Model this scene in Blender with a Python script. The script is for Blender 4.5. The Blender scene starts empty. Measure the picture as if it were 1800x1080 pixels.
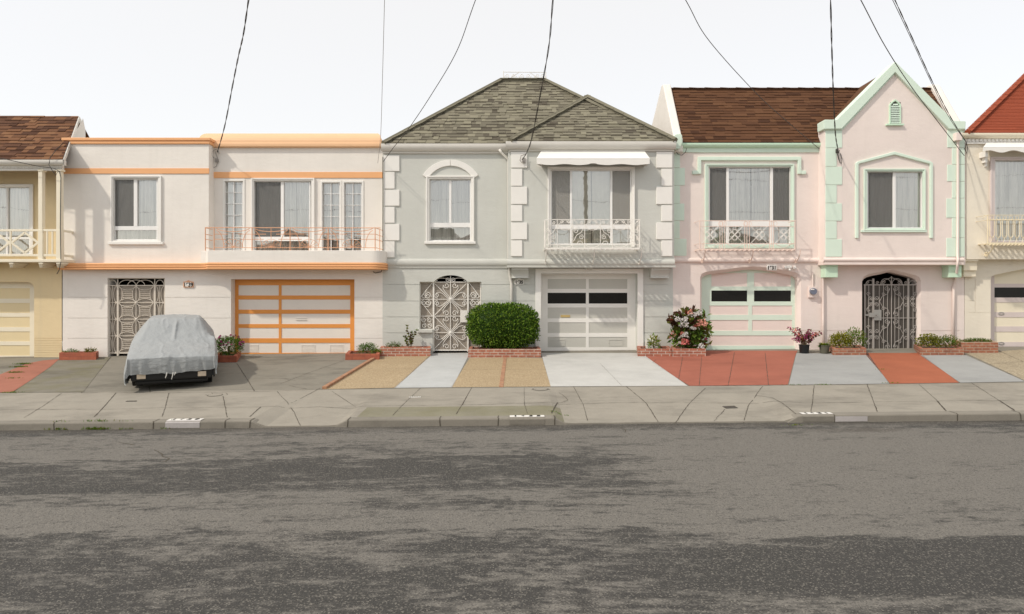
import bpy, bmesh, math, random
from mathutils import Vector, Matrix, noise
R = random.Random(11)
rad = math.radians
S = bpy.context.scene
COL = S.collection
# ------------------------------------------------------------------ camera, sky, sun, exposure
FPX = 17.0/0.015; CX = 900.0; HY = 519.0; H = 1.94; F = 17.0
cd = bpy.data.cameras.new('camera'); cam = bpy.data.objects.new('camera', cd); COL.objects.link(cam)
cd.sensor_width = 36; cd.lens = 36*FPX/1800; cd.clip_end = 2000; cd.clip_start = 0.05
cd.shift_y = -21/1800
cam.location = (0, 0, H); cam.rotation_euler = (rad(90), 0, 0)
S.camera = cam
SUN = Vector((-1.5, -1.0, 1.75)).normalized()
w = bpy.data.worlds.new('World'); S.world = w; w.use_nodes = True
nt = w.node_tree; nt.nodes.clear()
sky = nt.nodes.new('ShaderNodeTexSky'); sky.sky_type = 'NISHITA'; sky.sun_disc = False
sky.sun_elevation = math.asin(SUN.z); sky.sun_rotation = math.atan2(SUN.x, SUN.y)
b1 = nt.nodes.new('ShaderNodeBackground'); b1.inputs[1].default_value = 0.05
nt.links.new(sky.outputs[0], b1.inputs[0])
b2 = nt.nodes.new('ShaderNodeBackground'); b2.inputs[0].default_value = (1, 0.955, 0.885, 1); b2.inputs[1].default_value = 0.805
ad = nt.nodes.new('ShaderNodeAddShader'); wo = nt.nodes.new('ShaderNodeOutputWorld')
nt.links.new(b1.outputs[0], ad.inputs[0]); nt.links.new(b2.outputs[0], ad.inputs[1]); nt.links.new(ad.outputs[0], wo.inputs[0])
sd = bpy.data.lights.new('sun', 'SUN'); sd.energy = 2.45; sd.angle = rad(1.6); sd.color = (1, 0.92, 0.80)
so = bpy.data.objects.new('sun', sd); COL.objects.link(so)
so.rotation_euler = SUN.to_track_quat('Z', 'Y').to_euler(); so.location = (-20, -10, 25)
S.view_settings.view_transform = 'Standard'; S.view_settings.look = 'None'
S.view_settings.exposure = 0.07; S.view_settings.gamma = 1
S.cycles.max_bounces = 8; S.cycles.transparent_max_bounces = 12

# ------------------------------------------------------------------ helpers
def P(px, py, y=F): return Vector(((px-CX)*y/FPX, y, H-(py-HY)*y/FPX))
def X(px, y=F): return (px-CX)*y/FPX
def Z(py, y=F): return H-(py-HY)*y/FPX
def lerp(a, b, t): return a+(b-a)*t
def sstep(a, b, x):
    t = min(1, max(0, (x-a)/(b-a))); return t*t*(3-2*t)
GR = 0.010
APR = [(X(440, 9.6), X(612, 9.6)), (X(972, 9.6), X(1408, 9.6))]
def apron(x):
    v = 0
    for a, b in APR: v = max(v, sstep(a, a+0.22, x)*(1-sstep(b-0.22, b, x)))
    return v
def zfun(x, y):
    if y < 9.6: return GR*x
    if y < 12.1:
        t = (y-9.6)/2.5; k = apron(x)
        return GR*x+lerp(0.106+0.094*t, 0.02+0.18*t, k)
    return GR*x+0.2+(y-12.1)/4.9*0.22
def G(px, py, lo=2.0, hi=17.0):
    for _ in range(40):
        m = (lo+hi)/2; p = P(px, py, m)
        if p.z > zfun(p.x, m): lo = m
        else: hi = m
    p = P(px, py, lo); return Vector((p.x, lo, zfun(p.x, lo)))

class MB:
    def __init__(s): s.v = []; s.f = []; s.m = []
    def add(s, vs, fs, mi=0):
        n = len(s.v); s.v += [tuple(q) for q in vs]
        for f in fs: s.f.append(tuple(i+n for i in f)); s.m.append(mi)
        return s
    def box(s, x0, x1, y0, y1, z0, z1, mi=0):
        return s.add([(x0,y0,z0),(x1,y0,z0),(x1,y1,z0),(x0,y1,z0),(x0,y0,z1),(x1,y0,z1),(x1,y1,z1),(x0,y1,z1)],
              [(0,1,5,4),(1,2,6,5),(2,3,7,6),(3,0,4,7),(4,5,6,7),(3,2,1,0)], mi)
    def pbox(s, a, t, b, u, yf, yb, mi=0): return s.box(X(a,yf), X(b,yf), yf, yb, Z(u,yf), Z(t,yf), mi)
    def poly(s, pts, y0, y1, mi=0):
        n = len(pts)
        return s.add([(x,y0,z) for x,z in pts]+[(x,y1,z) for x,z in pts],
              [tuple(range(n)), tuple(range(2*n-1,n-1,-1))]+[(i,(i+1)%n,(i+1)%n+n,i+n) for i in range(n)], mi)
    def ppoly(s, pts, yf, yb, mi=0): return s.poly([(X(a,yf), Z(b,yf)) for a,b in pts], yf, yb, mi)
    def zpoly(s, pts, z0, z1, mi=0):
        n = len(pts)
        return s.add([(x,y,z0) for x,y in pts]+[(x,y,z1) for x,y in pts],
              [tuple(range(n)), tuple(range(2*n-1,n-1,-1))]+[(i,(i+1)%n,(i+1)%n+n,i+n) for i in range(n)], mi)
    def band(s, A, B, y0, y1, mi=0, closed=False):
        n = len(A); vs = []
        for (ax,az),(bx,bz) in zip(A,B): vs += [(ax,y0,az),(bx,y0,bz),(bx,y1,bz),(ax,y1,az)]
        fs = []
        for i in range(n if closed else n-1):
            j = (i+1)%n
            for k in range(4): fs.append((4*i+k, 4*i+(k+1)%4, 4*j+(k+1)%4, 4*j+k))
        if not closed: fs += [(0,1,2,3),(4*n-4,4*n-3,4*n-2,4*n-1)]
        return s.add(vs, fs, mi)
    def pband(s, A, B, yf, yb, mi=0, closed=False):
        c = lambda L: [(X(a,yf),Z(b,yf)) for a,b in L]
        return s.band(c(A), c(B), yf, yb, mi, closed)
    def tube(s, pts, r, n=6, mi=0, closed=False, r2=None):
        pts = [Vector(p) for p in pts]; m = len(pts); vs = []; fs = []
        up = Vector((0.13, 0.3, 0.94))
        for i, p in enumerate(pts):
            if closed: d = pts[(i+1)%m]-pts[i-1]
            else: d = pts[min(i+1,m-1)]-pts[max(i-1,0)]
            if d.length < 1e-9: d = Vector((0,0,1))
            d.normalize(); u = d.cross(up)
            if u.length < 0.05: u = d.cross(Vector((1,0,0)))
            u.normalize(); q = d.cross(u)
            rr = r if r2 is None else lerp(r, r2, i/max(1,m-1))
            for k in range(n):
                a = 2*math.pi*k/n; vs.append(p+u*rr*math.cos(a)+q*rr*math.sin(a))
        for i in range(m if closed else m-1):
            j = (i+1)%m
            for k in range(n): fs.append((i*n+k, i*n+(k+1)%n, j*n+(k+1)%n, j*n+k))
        if not closed: fs += [tuple(range(n-1,-1,-1)), tuple(range((m-1)*n, m*n))]
        return s.add(vs, fs, mi)
    def ptube(s, pts, y, r, n=5, mi=0, closed=False): return s.tube([P(a,b,y) for a,b in pts], r, n, mi, closed)
    def lathe(s, c, prof, n=20, mi=0):
        vs = []; fs = []
        for r, z in prof:
            for k in range(n):
                a = 2*math.pi*k/n; vs.append((c[0]+r*math.cos(a), c[1]+r*math.sin(a), c[2]+z))
        for i in range(len(prof)-1):
            for k in range(n): fs.append((i*n+k, i*n+(k+1)%n, (i+1)*n+(k+1)%n, (i+1)*n+k))
        fs += [tuple(range(n-1,-1,-1)), tuple(range((len(prof)-1)*n, len(prof)*n))]
        return s.add(vs, fs, mi)
    def quad(s, a, b, c, d, mi=0): return s.add([a,b,c,d], [(0,1,2,3)], mi)
    def relief(s, x0, x1, z0, z1, y, mods=(), mi=0, grow=0.0):
        xs = sorted({x0,x1}|{min(x1,max(x0,v)) for q in mods for v in (q[0],q[2])})
        zs = sorted({z0,z1}|{min(z1,max(z0,v)) for q in mods for v in (q[1],q[3])})
        nx, nz = len(xs)-1, len(zs)-1
        D = [[(0.0,False,mi) for _ in range(nz)] for _ in range(nx)]
        for i in range(nx):
            for k in range(nz):
                cx = (xs[i]+xs[i+1])/2; cz = (zs[k]+zs[k+1])/2
                for q in mods:
                    if q[0] < cx < q[2] and q[1] < cz < q[3]: D[i][k] = (q[4], q[5], q[6] if len(q) > 6 else mi)
        for i in range(nx):
            for k in range(nz):
                d, op, m_ = D[i][k]; a, b, c, e = xs[i], xs[i+1], zs[k], zs[k+1]
                if not op: s.quad((a,y+d,c),(b,y+d,c),(b,y+d,e),(a,y+d,e), m_)
                if i < nx-1 and D[i+1][k][0] != d: s.quad((b,y+d,c),(b,y+D[i+1][k][0],c),(b,y+D[i+1][k][0],e),(b,y+d,e), mi)
                if k < nz-1 and D[i][k+1][0] != d: s.quad((a,y+d,e),(b,y+d,e),(b,y+D[i][k+1][0],e),(a,y+D[i][k+1][0],e), mi)
        return s
    def leaf(s, p, d, nrm, L, W, mi=0, fold=0.25):
        d = d.normalized(); sd_ = d.cross(nrm)
        if sd_.length < 1e-3: sd_ = d.cross(Vector((0.3,0.2,1)))
        sd_.normalize(); n2 = sd_.cross(d)
        return s.add([p, p+d*L*0.45+sd_*W*0.5+n2*W*fold, p+d*L, p+d*L*0.45-sd_*W*0.5+n2*W*fold, p+d*L*0.5],
                     [(0,1,4),(1,2,4),(2,3,4),(3,0,4)], mi)
    def build(s, name, mats, parent=None, smooth=False, bev=0, recalc=True, loc=None):
        o_ = Vector(loc) if loc is not None else (WL.get(parent.name, Vector()) if parent else Vector())
        me = bpy.data.meshes.new(name)
        me.from_pydata([(a-o_.x, b-o_.y, c-o_.z) for a,b,c in s.v], [], s.f)
        if not isinstance(mats, (list, tuple)): mats = [mats]
        for m in mats: me.materials.append(m)
        me.polygons.foreach_set('material_index', s.m)
        if recalc:
            bm = bmesh.new(); bm.from_mesh(me); bmesh.ops.recalc_face_normals(bm, faces=bm.faces); bm.to_mesh(me); bm.free()
        if smooth: me.polygons.foreach_set('use_smooth', [True]*len(me.polygons))
        o = bpy.data.objects.new(name, me); COL.objects.link(o)
        if parent: o.parent = parent
        WL[o.name] = o_ if parent or loc is not None else Vector()
        if loc is not None and not parent: o.location = o_
        if bev:
            bv = o.modifiers.new('bevel', 'BEVEL'); bv.width = bev; bv.segments = 2; bv.limit_method = 'ANGLE'
        return o
WL = {}
def thing(name, loc, label, cat, group=None):
    o = bpy.data.objects.new(name, None); COL.objects.link(o); o.location = loc; o.empty_display_size = 0.2
    WL[o.name] = Vector(loc); tag(o, label, cat, group); return o
def tag(o, label, cat, group=None):
    o['label'] = label; o['category'] = cat
    if group: o['group'] = group
    return o
def struct(o): o['kind'] = 'structure'; return o
def arc(cx, cy, rx, ry, a0, a1, n=10):
    return [(cx+rx*math.cos(rad(lerp(a0,a1,i/n))), cy-ry*math.sin(rad(lerp(a0,a1,i/n)))) for i in range(n+1)]
def spiral(cx, cy, r, a0, turns=1.25, n=18, k=0.25):
    return [(cx+r*lerp(1,k,i/n)*math.cos(rad(a0)+2*math.pi*turns*i/n), cy-r*lerp(1,k,i/n)*math.sin(rad(a0)+2*math.pi*turns*i/n)) for i in range(n+1)]
def textmb(txt, x, y, z, size, flat=False, sx=1.0, mi=0, mb=None, dep=0.004, bold=0.0):
    cu = bpy.data.curves.new('numerals', 'FONT'); cu.body = txt; cu.size = size; cu.align_x = 'CENTER'; cu.offset = bold
    ob = bpy.data.objects.new('numerals', cu); COL.objects.link(ob)
    dg = bpy.context.evaluated_depsgraph_get(); me = bpy.data.meshes.new_from_object(ob.evaluated_get(dg))
    mb = mb or MB()
    vs = [((x+v.co.x*sx), (y+v.co.y if flat else y), (z if flat else z+v.co.y)) for v in me.vertices]
    mb.add(vs, [tuple(p.vertices) for p in me.polygons], mi)
    bpy.data.objects.remove(ob); bpy.data.curves.remove(cu); bpy.data.meshes.remove(me)
    return mb

# ------------------------------------------------------------------ materials
def nodes(name):
    m = bpy.data.materials.new(name); m.use_nodes = True; t = m.node_tree; t.nodes.clear()
    out = t.nodes.new('ShaderNodeOutputMaterial'); bs = t.nodes.new('ShaderNodeBsdfPrincipled')
    t.links.new(bs.outputs[0], out.inputs[0]); return m, t, bs, out
def N(t, typ, **kw):
    n = t.nodes.new(typ)
    for k, v in kw.items():
        if k.startswith('i_'): n.inputs[k[2:]].default_value = v
        else: setattr(n, k, v)
    return n
def rgb(h):   # sRGB 0-255 -> linear
    def c(v):
        v /= 255.0; return v/12.92 if v <= 0.04045 else ((v+0.055)/1.055)**2.4
    return tuple(c(v) for v in h)
def coords(t, sc=(1,1,1), rot=(0,0,0)):
    tc = N(t, 'ShaderNodeTexCoord'); mp = N(t, 'ShaderNodeMapping'); mp.inputs['Scale'].default_value = sc; mp.inputs['Rotation'].default_value = rot
    t.links.new(tc.outputs['Object'], mp.inputs[0]); return mp.outputs[0]
def noi(t, vec, scale, det=4, rough=0.55):
    n = N(t, 'ShaderNodeTexNoise'); n.inputs['Scale'].default_value = scale; n.inputs['Detail'].default_value = det; n.inputs['Roughness'].default_value = rough
    t.links.new(vec, n.inputs['Vector']); return n.outputs['Fac']
def ramp(t, fac, stops):
    r = N(t, 'ShaderNodeValToRGB'); e = r.color_ramp.elements
    while len(e) < len(stops): e.new(0.5)
    for el, (p, c) in zip(e, stops):
        el.position = p; el.color = (c[0],c[1],c[2],1) if isinstance(c, tuple) else (c,c,c,1)
    t.links.new(fac, r.inputs[0]); return r.outputs[0]
def mix(t, fac, a, b, mode='MIX'):
    m = N(t, 'ShaderNodeMix', data_type='RGBA', blend_type=mode)
    for k, v in ((0, fac), (6, a), (7, b)):
        if hasattr(v, 'links'): t.links.new(v, m.inputs[k])
        else: m.inputs[k].default_value = v if k == 0 else (v[0],v[1],v[2],1)
    return m.outputs[2]
def math_(t, op, a, b=0.0):
    m = N(t, 'ShaderNodeMath', operation=op)
    for k, v in ((0,a),(1,b)):
        if hasattr(v, 'links'): t.links.new(v, m.inputs[k])
        else: m.inputs[k].default_value = v
    return m.outputs[0]
def bump(t, bs, hgt, strength, dist=0.01, prev=None):
    b = N(t, 'ShaderNodeBump'); b.inputs['Strength'].default_value = strength; b.inputs['Distance'].default_value = dist
    t.links.new(hgt, b.inputs['Height'])
    if prev: t.links.new(prev, b.inputs['Normal'])
    t.links.new(b.outputs[0], bs.inputs['Normal']); return b.outputs[0]
def k_(c, f): return tuple(min(1, v*f) for v in c)
def stucco(name, c, var=0.06, streak=0.03, b=0.15):
    m, t, bs, _ = nodes(name); v = coords(t)
    n1 = noi(t, v, 0.9, 5); n2 = noi(t, coords(t, (5,5,0.5)), 1.3, 4)
    col = mix(t, ramp(t, n1, [(0.3, 0.0), (0.7, 1.0)]), k_(c, 1-var), k_(c, 1+var*0.6))
    col = mix(t, ramp(t, n2, [(0.52, 0.0), (0.75, 1.0)]), col, mix(t, streak*2.2, col, k_((0.42,0.38,0.33), 1)))
    t.links.new(col, bs.inputs['Base Color']); bs.inputs['Roughness'].default_value = 0.88; bs.inputs['Specular IOR Level'].default_value = 0.25
    p = bump(t, bs, noi(t, v, 95, 3), 0.12, 0.004); bump(t, bs, ramp(t, noi(t, coords(t,(1,1,1.7)), 4.5, 6, 0.62), [(0.30, 0.0), (0.70, 1.0)]), b, 0.022, p)
    return m
def paint(name, c, rough=0.55, var=0.05, b=0.06, met=0.0):
    m, t, bs, _ = nodes(name); v = coords(t)
    col = mix(t, noi(t, v, 3.5, 6), k_(c, 1-var), k_(c, 1+var))
    col = mix(t, ramp(t, noi(t, v, 14, 5), [(0.62, 0.0), (0.8, 0.35)]), col, k_(c, 0.72))
    t.links.new(col, bs.inputs['Base Color']); bs.inputs['Roughness'].default_value = rough; bs.inputs['Metallic'].default_value = met
    bs.inputs['Specular IOR Level'].default_value = 0.3
    bump(t, bs, noi(t, v, 40, 3), b, 0.004); return m
def plain(name, c, rough=0.6, met=0.0, spec=0.3):
    m, t, bs, _ = nodes(name); v = coords(t)
    t.links.new(mix(t, noi(t, v, 6, 4), k_(c, 0.88), k_(c, 1.1)), bs.inputs['Base Color'])
    bs.inputs['Roughness'].default_value = rough; bs.inputs['Metallic'].default_value = met; bs.inputs['Specular IOR Level'].default_value = spec; return m
def leafmat(name, c, gloss=0.45):
    m, t, bs, out = nodes(name); v = coords(t)
    col = mix(t, noi(t, v, 22, 2), k_(c, 0.6), k_(c, 1.45)); t.links.new(col, bs.inputs['Base Color'])
    bs.inputs['Roughness'].default_value = gloss+0.12; bs.inputs['Specular IOR Level'].default_value = 0.2
    tr = N(t, 'ShaderNodeBsdfTranslucent'); t.links.new(col, tr.inputs[0]); mx = N(t, 'ShaderNodeMixShader'); mx.inputs[0].default_value = 0.22
    t.links.new(bs.outputs[0], mx.inputs[1]); t.links.new(tr.outputs[0], mx.inputs[2]); t.links.new(mx.outputs[0], out.inputs[0]); return m
def concrete(name, c, stain=0.5, moss=0.0, sc=1.0):
    m, t, bs, _ = nodes(name); v = coords(t)
    col = mix(t, noi(t, v, 2.2*sc, 8, 0.65), k_(c, 0.78), k_(c, 1.16))
    col = mix(t, math_(t, 'MULTIPLY', ramp(t, noi(t, coords(t, (0.6,1.1,1)), 1.1*sc, 7, 0.7), [(0.5, 0.0), (0.72, 1.0)]), stain), col, k_(c, 0.5))
    if moss: col = mix(t, math_(t, 'MULTIPLY', ramp(t, noi(t, v, 1.3, 6, 0.7), [(0.42, 0.0), (0.66, 1.0)]), moss), col, (0.16,0.15,0.07))
    col = mix(t, ramp(t, noi(t, v, 70, 3), [(0.25, 0.25), (0.5, 0.0)]), col, k_(c, 0.5))
    col = mix(t, ramp(t, noi(t, v, 110, 2), [(0.62, 0.0), (0.8, 0.3)]), col, k_(c, 1.5))
    t.links.new(col, bs.inputs['Base Color']); bs.inputs['Roughness'].default_value = 0.9; bs.inputs['Specular IOR Level'].default_value = 0.2
    bump(t, bs, noi(t, v, 60, 5), 0.3, 0.006); return m
def aggregate(name, c, c2, c3, sc=55):
    m, t, bs, _ = nodes(name); v = coords(t)
    vo = N(t, 'ShaderNodeTexVoronoi'); vo.inputs['Scale'].default_value = sc; t.links.new(v, vo.inputs['Vector'])
    col = mix(t, 0.45, ramp(t, vo.outputs['Color'], [(0.15, c2), (0.5, c), (0.85, c3)]), c)
    col = mix(t, noi(t, v, 1.5, 6), k_(c, 0.8), col)
    col = mix(t, ramp(t, vo.outputs['Distance'], [(0.35, 0.0), (0.8, 0.4)]), col, k_(c2, 0.6))
    t.links.new(col, bs.inputs['Base Color']); bs.inputs['Roughness'].default_value = 0.85
    bump(t, bs, math_(t, 'SUBTRACT', 1.0, vo.outputs['Distance']), 0.55, 0.008); return m
def brick(name, c1, c2, mo, bw=0.2, bh=0.067, ms=0.009):
    m, t, bs, _ = nodes(name); tc = N(t, 'ShaderNodeTexCoord'); sp = N(t, 'ShaderNodeSeparateXYZ'); cb = N(t, 'ShaderNodeCombineXYZ')
    t.links.new(tc.outputs['Object'], sp.inputs[0]); t.links.new(math_(t, 'ADD', sp.outputs[0], sp.outputs[1]), cb.inputs[0]); t.links.new(sp.outputs[2], cb.inputs[1])
    br = N(t, 'ShaderNodeTexBrick'); br.inputs['Scale'].default_value = 1; br.inputs['Brick Width'].default_value = bw; br.inputs['Row Height'].default_value = bh; br.inputs['Mortar Size'].default_value = ms
    br.inputs['Color1'].default_value = (*c1,1); br.inputs['Color2'].default_value = (*c2,1); br.inputs['Mortar'].default_value = (*mo,1); br.inputs['Mortar Smooth'].default_value = 0.2
    t.links.new(cb.outputs[0], br.inputs['Vector'])
    col = mix(t, ramp(t, noi(t, coords(t), 9, 6), [(0.4, 0.0), (0.75, 0.6)]), br.outputs['Color'], k_(c2, 0.55))
    t.links.new(col, bs.inputs['Base Color']); bs.inputs['Roughness'].default_value = 0.85
    p = bump(t, bs, noi(t, coords(t), 60, 4), 0.3, 0.004); bump(t, bs, math_(t, 'SUBTRACT', 1.0, br.outputs['Fac']), 0.5, 0.006, p); return m
def asphalt(name):
    m, t, bs, _ = nodes(name); v = coords(t)
    tc = N(t, 'ShaderNodeTexCoord'); sp = N(t, 'ShaderNodeSeparateXYZ'); t.links.new(tc.outputs['Object'], sp.inputs[0])
    x, y = sp.outputs[0], sp.outputs[1]
    big = noi(t, coords(t, (0.16,0.7,1)), 1.0, 3); fine = noi(t, coords(t, (0.8,2.3,1)), 1.7, 11, 0.72)
    right = ramp(t, math_(t, 'ADD', math_(t,'MULTIPLY', x, 0.25), math_(t, 'MULTIPLY', noi(t, v, 1.2, 5), 0.5)), [(0.45, 0.0), (0.75, 1.0)])
    def band(y0, y1, s):
        yy = math_(t, 'ADD', y, math_(t, 'MULTIPLY', math_(t, 'SUBTRACT', fine, 0.5), s))
        a = N(t, 'ShaderNodeMapRange', interpolation_type='SMOOTHSTEP'); a.inputs[1].default_value = y0; a.inputs[2].default_value = y0+0.12; t.links.new(yy, a.inputs[0])
        b = N(t, 'ShaderNodeMapRange', interpolation_type='SMOOTHSTEP'); b.inputs[1].default_value = y1-0.12; b.inputs[2].default_value = y1; b.inputs[3].default_value = 1; b.inputs[4].default_value = 0; t.links.new(yy, b.inputs[0])
        return math_(t, 'MULTIPLY', a.outputs[0], b.outputs[0])
    worn = math_(t, 'ADD', math_(t, 'ADD', math_(t, 'MULTIPLY', big, 0.5), math_(t, 'MULTIPLY', fine, 0.75)), math_(t, 'MULTIPLY', noi(t, coords(t, (1,2.6,1)), 6.0, 8, 0.65), 0.55))
    left = math_(t, 'SUBTRACT', 1.0, right)
    worn = math_(t, 'ADD', worn, math_(t, 'MULTIPLY', math_(t, 'MULTIPLY', band(5.3, 6.5, 0.7), left), 0.10))
    worn = math_(t, 'ADD', worn, math_(t, 'MULTIPLY', band(7.7, 9.2, 0.8), 0.12))
    worn = math_(t, 'ADD', worn, math_(t, 'MULTIPLY', math_(t, 'MULTIPLY', band(5.05, 8.2, 0.4), right), 0.16))
    worn = math_(t, 'SUBTRACT', worn, math_(t, 'MULTIPLY', math_(t, 'MULTIPLY', band(4.05, 5.02, 0.55), right), 0.17))
    worn = math_(t, 'SUBTRACT', worn, math_(t, 'MULTIPLY', band(6.45, 7.5, 0.9), math_(t,'MULTIPLY', left, 0.06)))
    f = ramp(t, worn, [(0.86, 0.0), (0.95, 0.6), (1.06, 1.0)])
    col = mix(t, f, (0.053,0.051,0.0475), (0.168,0.157,0.140))
    col = mix(t, math_(t, 'MULTIPLY', noi(t, coords(t,(0.3,0.8,1)), 0.7, 4), 0.15), col, (0.074,0.070,0.065))
    # oily patch by the kerb
    dx = math_(t, 'MULTIPLY', math_(t, 'SUBTRACT', x, 5.0), 0.75); dy = math_(t, 'MULTIPLY', math_(t, 'SUBTRACT', y, 9.05), 3.6)
    dd = math_(t, 'ADD', math_(t, 'MULTIPLY', dx, dx), math_(t, 'MULTIPLY', dy, dy)); dd = math_(t, 'ADD', dd, math_(t, 'MULTIPLY', noi(t, v, 2.5, 5), 1.2))
    col = mix(t, ramp(t, dd, [(0.55, 0.75), (1.0, 0.0)]), col, (0.075,0.065,0.056))
    gut = N(t, 'ShaderNodeMapRange'); gut.inputs[1].default_value = 9.33; gut.inputs[2].default_value = 9.56; t.links.new(math_(t, 'ADD', y, math_(t,'MULTIPLY', noi(t, v, 1.5, 5), 0.16)), gut.inputs[0])
    col = mix(t, math_(t, 'MULTIPLY', gut.outputs[0], 0.65), col, (0.07,0.062,0.052))
    vo = N(t, 'ShaderNodeTexVoronoi'); vo.inputs['Scale'].default_value = 105; t.links.new(v, vo.inputs['Vector'])
    sx = N(t, 'ShaderNodeSeparateXYZ'); t.links.new(vo.outputs['Color'], sx.inputs[0])
    col = mix(t, ramp(t, sx.outputs[0], [(0.78, 0.0), (0.97, 0.55)]), col, (0.27,0.25,0.215))
    col = mix(t, ramp(t, sx.outputs[1], [(0.70, 0.0), (0.95, 0.6)]), col, (0.03,0.029,0.027))
    t.links.new(col, bs.inputs['Base Color']); bs.inputs['Roughness'].default_value = 0.85; bs.inputs['Specular IOR Level'].default_value = 0.25
    p = bump(t, bs, vo.outputs['Distance'], 0.35, 0.006); bump(t, bs, fine, 0.25, 0.01, p); return m
def glassmat(name, refl=0.27, tint=(0.97,0.97,0.95)):
    m, t, bs, out = nodes(name); t.nodes.remove(bs)
    tr = N(t, 'ShaderNodeBsdfTransparent'); tr.inputs[0].default_value = (*tint,1)
    gl = N(t, 'ShaderNodeBsdfGlossy'); gl.inputs['Roughness'].default_value = 0.015; gl.inputs[0].default_value = (1,0.99,0.97,1)
    nb = N(t, 'ShaderNodeBump'); nb.inputs['Strength'].default_value = 0.04; nb.inputs['Distance'].default_value = 0.02; t.links.new(noi(t, coords(t), 2.2, 2), nb.inputs['Height']); t.links.new(nb.outputs[0], gl.inputs['Normal'])
    mx = N(t, 'ShaderNodeMixShader'); lw = N(t, 'ShaderNodeLayerWeight'); lw.inputs[0].default_value = 0.35
    t.links.new(math_(t, 'ADD', math_(t, 'MULTIPLY', lw.outputs['Fresnel'], 0.8), refl), mx.inputs[0])
    t.links.new(tr.outputs[0], mx.inputs[1]); t.links.new(gl.outputs[0], mx.inputs[2]); t.links.new(mx.outputs[0], out.inputs[0]); return m
def screenmat(name, c, a):
    m, t, bs, out = nodes(name); bs.inputs['Base Color'].default_value = (*c,1); bs.inputs['Roughness'].default_value = 0.7
    tr = N(t, 'ShaderNodeBsdfTransparent'); mx = N(t, 'ShaderNodeMixShader'); mx.inputs[0].default_value = a
    t.links.new(tr.outputs[0], mx.inputs[1]); t.links.new(bs.outputs[0], mx.inputs[2]); t.links.new(mx.outputs[0], out.inputs[0]); return m
def perf(name, c, c2):
    m, t, bs, _ = nodes(name); v = coords(t, (60,1,60), (0,rad(45),0))
    ck = N(t, 'ShaderNodeTexChecker'); ck.inputs['Scale'].default_value = 1.0; t.links.new(v, ck.inputs[0])
    t.links.new(mix(t, ck.outputs['Fac'], c, c2), bs.inputs['Base Color']); bs.inputs['Roughness'].default_value = 0.7; return m

M = {}
M['white_stucco'] = stucco('white_stucco', (0.81,0.768,0.715))
M['grey_stucco'] = stucco('grey_stucco', (0.585,0.59,0.55))
M['pink_stucco'] = stucco('pink_stucco', (0.80,0.705,0.66), streak=0.03)
M['yellow_stucco'] = stucco('yellow_stucco', (0.75,0.61,0.38), streak=0.05)
M['cream_stucco'] = stucco('cream_stucco', (0.80,0.74,0.63), streak=0.04)
M['white'] = paint('white_paint', (0.82,0.80,0.76)); M['frame'] = paint('window_frame_white', (0.84,0.83,0.81), 0.35, 0.02, 0.02)
M['cream'] = paint('cream_paint', (0.82,0.75,0.60)); M['orange'] = paint('orange_paint', (0.82,0.43,0.205)); M['orange_cap'] = paint('sky_lit_orange_paint', (0.80,0.50,0.29)); M['orange_dk'] = paint('orange_door_paint', (0.76,0.31,0.075))  # orange_cap is a paler orange with the sky light on its top painted in
M['coral'] = paint('coral_iron', (0.74,0.40,0.24)); M['grey'] = paint('grey_paint', (0.55,0.55,0.51)); M['ltgrey'] = paint('pale_grey_paint', (0.68,0.655,0.605))
M['green'] = paint('mint_paint', (0.675,0.80,0.69)); M['green2'] = paint('mint_trim', (0.58,0.77,0.60)); M['pink'] = paint('pink_paint', (0.80,0.69,0.64))
M['lilac'] = paint('lilac_paint', (0.66,0.58,0.56)); M['panel_white'] = paint('panel_white', (0.80,0.74,0.67)); M['panel_cream'] = paint('panel_cream', (0.76,0.63,0.39)); M['panel_grey'] = paint('panel_grey', (0.54,0.53,0.485))
M['black_glass'] = plain('dark_glass', (0.012,0.012,0.011), 0.25, spec=0.3); M['dark'] = plain('unlit_interior_tone', (0.025,0.02,0.015), 0.9)  # near-black colour paints the unlit depth behind gates and louvres
M['glass'] = glassmat('window_glass'); M['screen'] = screenmat('insect_screen', (0.17,0.165,0.155), 0.46); M['screen_light'] = screenmat('pale_insect_screen', (0.36,0.345,0.315), 0.45)
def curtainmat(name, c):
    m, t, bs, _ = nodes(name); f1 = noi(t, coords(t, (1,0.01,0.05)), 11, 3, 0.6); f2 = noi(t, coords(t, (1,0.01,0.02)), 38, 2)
    col = mix(t, ramp(t, f1, [(0.36, 0.0), (0.54, 1.0)]), k_(c, 0.62), c); col = mix(t, ramp(t, f2, [(0.3, 0.35), (0.5, 0.0)]), col, k_(c, 0.5))  # darker vertical bands paint fold shading into the cloth, along with its denser pleats
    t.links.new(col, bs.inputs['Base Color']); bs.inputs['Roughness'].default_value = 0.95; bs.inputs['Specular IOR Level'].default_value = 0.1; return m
M['curtain'] = curtainmat('sheer_curtain', (0.94,0.925,0.88)); M['curtain_beige'] = curtainmat('beige_curtain', (0.78,0.70,0.58)); M['blind'] = plain('roller_blind', (0.90,0.88,0.80), 0.9)
M['iron_white'] = paint('white_iron', (0.80,0.77,0.72), 0.5); M['iron_beige'] = paint('beige_iron', (0.66,0.60,0.52), 0.5); M['iron_grey'] = paint('grey_iron', (0.36,0.335,0.31), 0.45)
M['iron_pink'] = paint('pink_iron', (0.78,0.62,0.54), 0.5); M['iron_cream'] = paint('cream_iron', (0.80,0.70,0.50), 0.5)
M['mesh_taupe'] = perf('perforated_screen', (0.38,0.335,0.28), (0.20,0.17,0.14)); M['mesh_dark'] = perf('dark_mesh_screen', (0.10,0.088,0.075), (0.055,0.048,0.04))
M['cable'] = plain('cable', (0.06,0.054,0.047), 0.6); M['cable_lt'] = plain('pale_cable', (0.30,0.28,0.26), 0.6)
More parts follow.
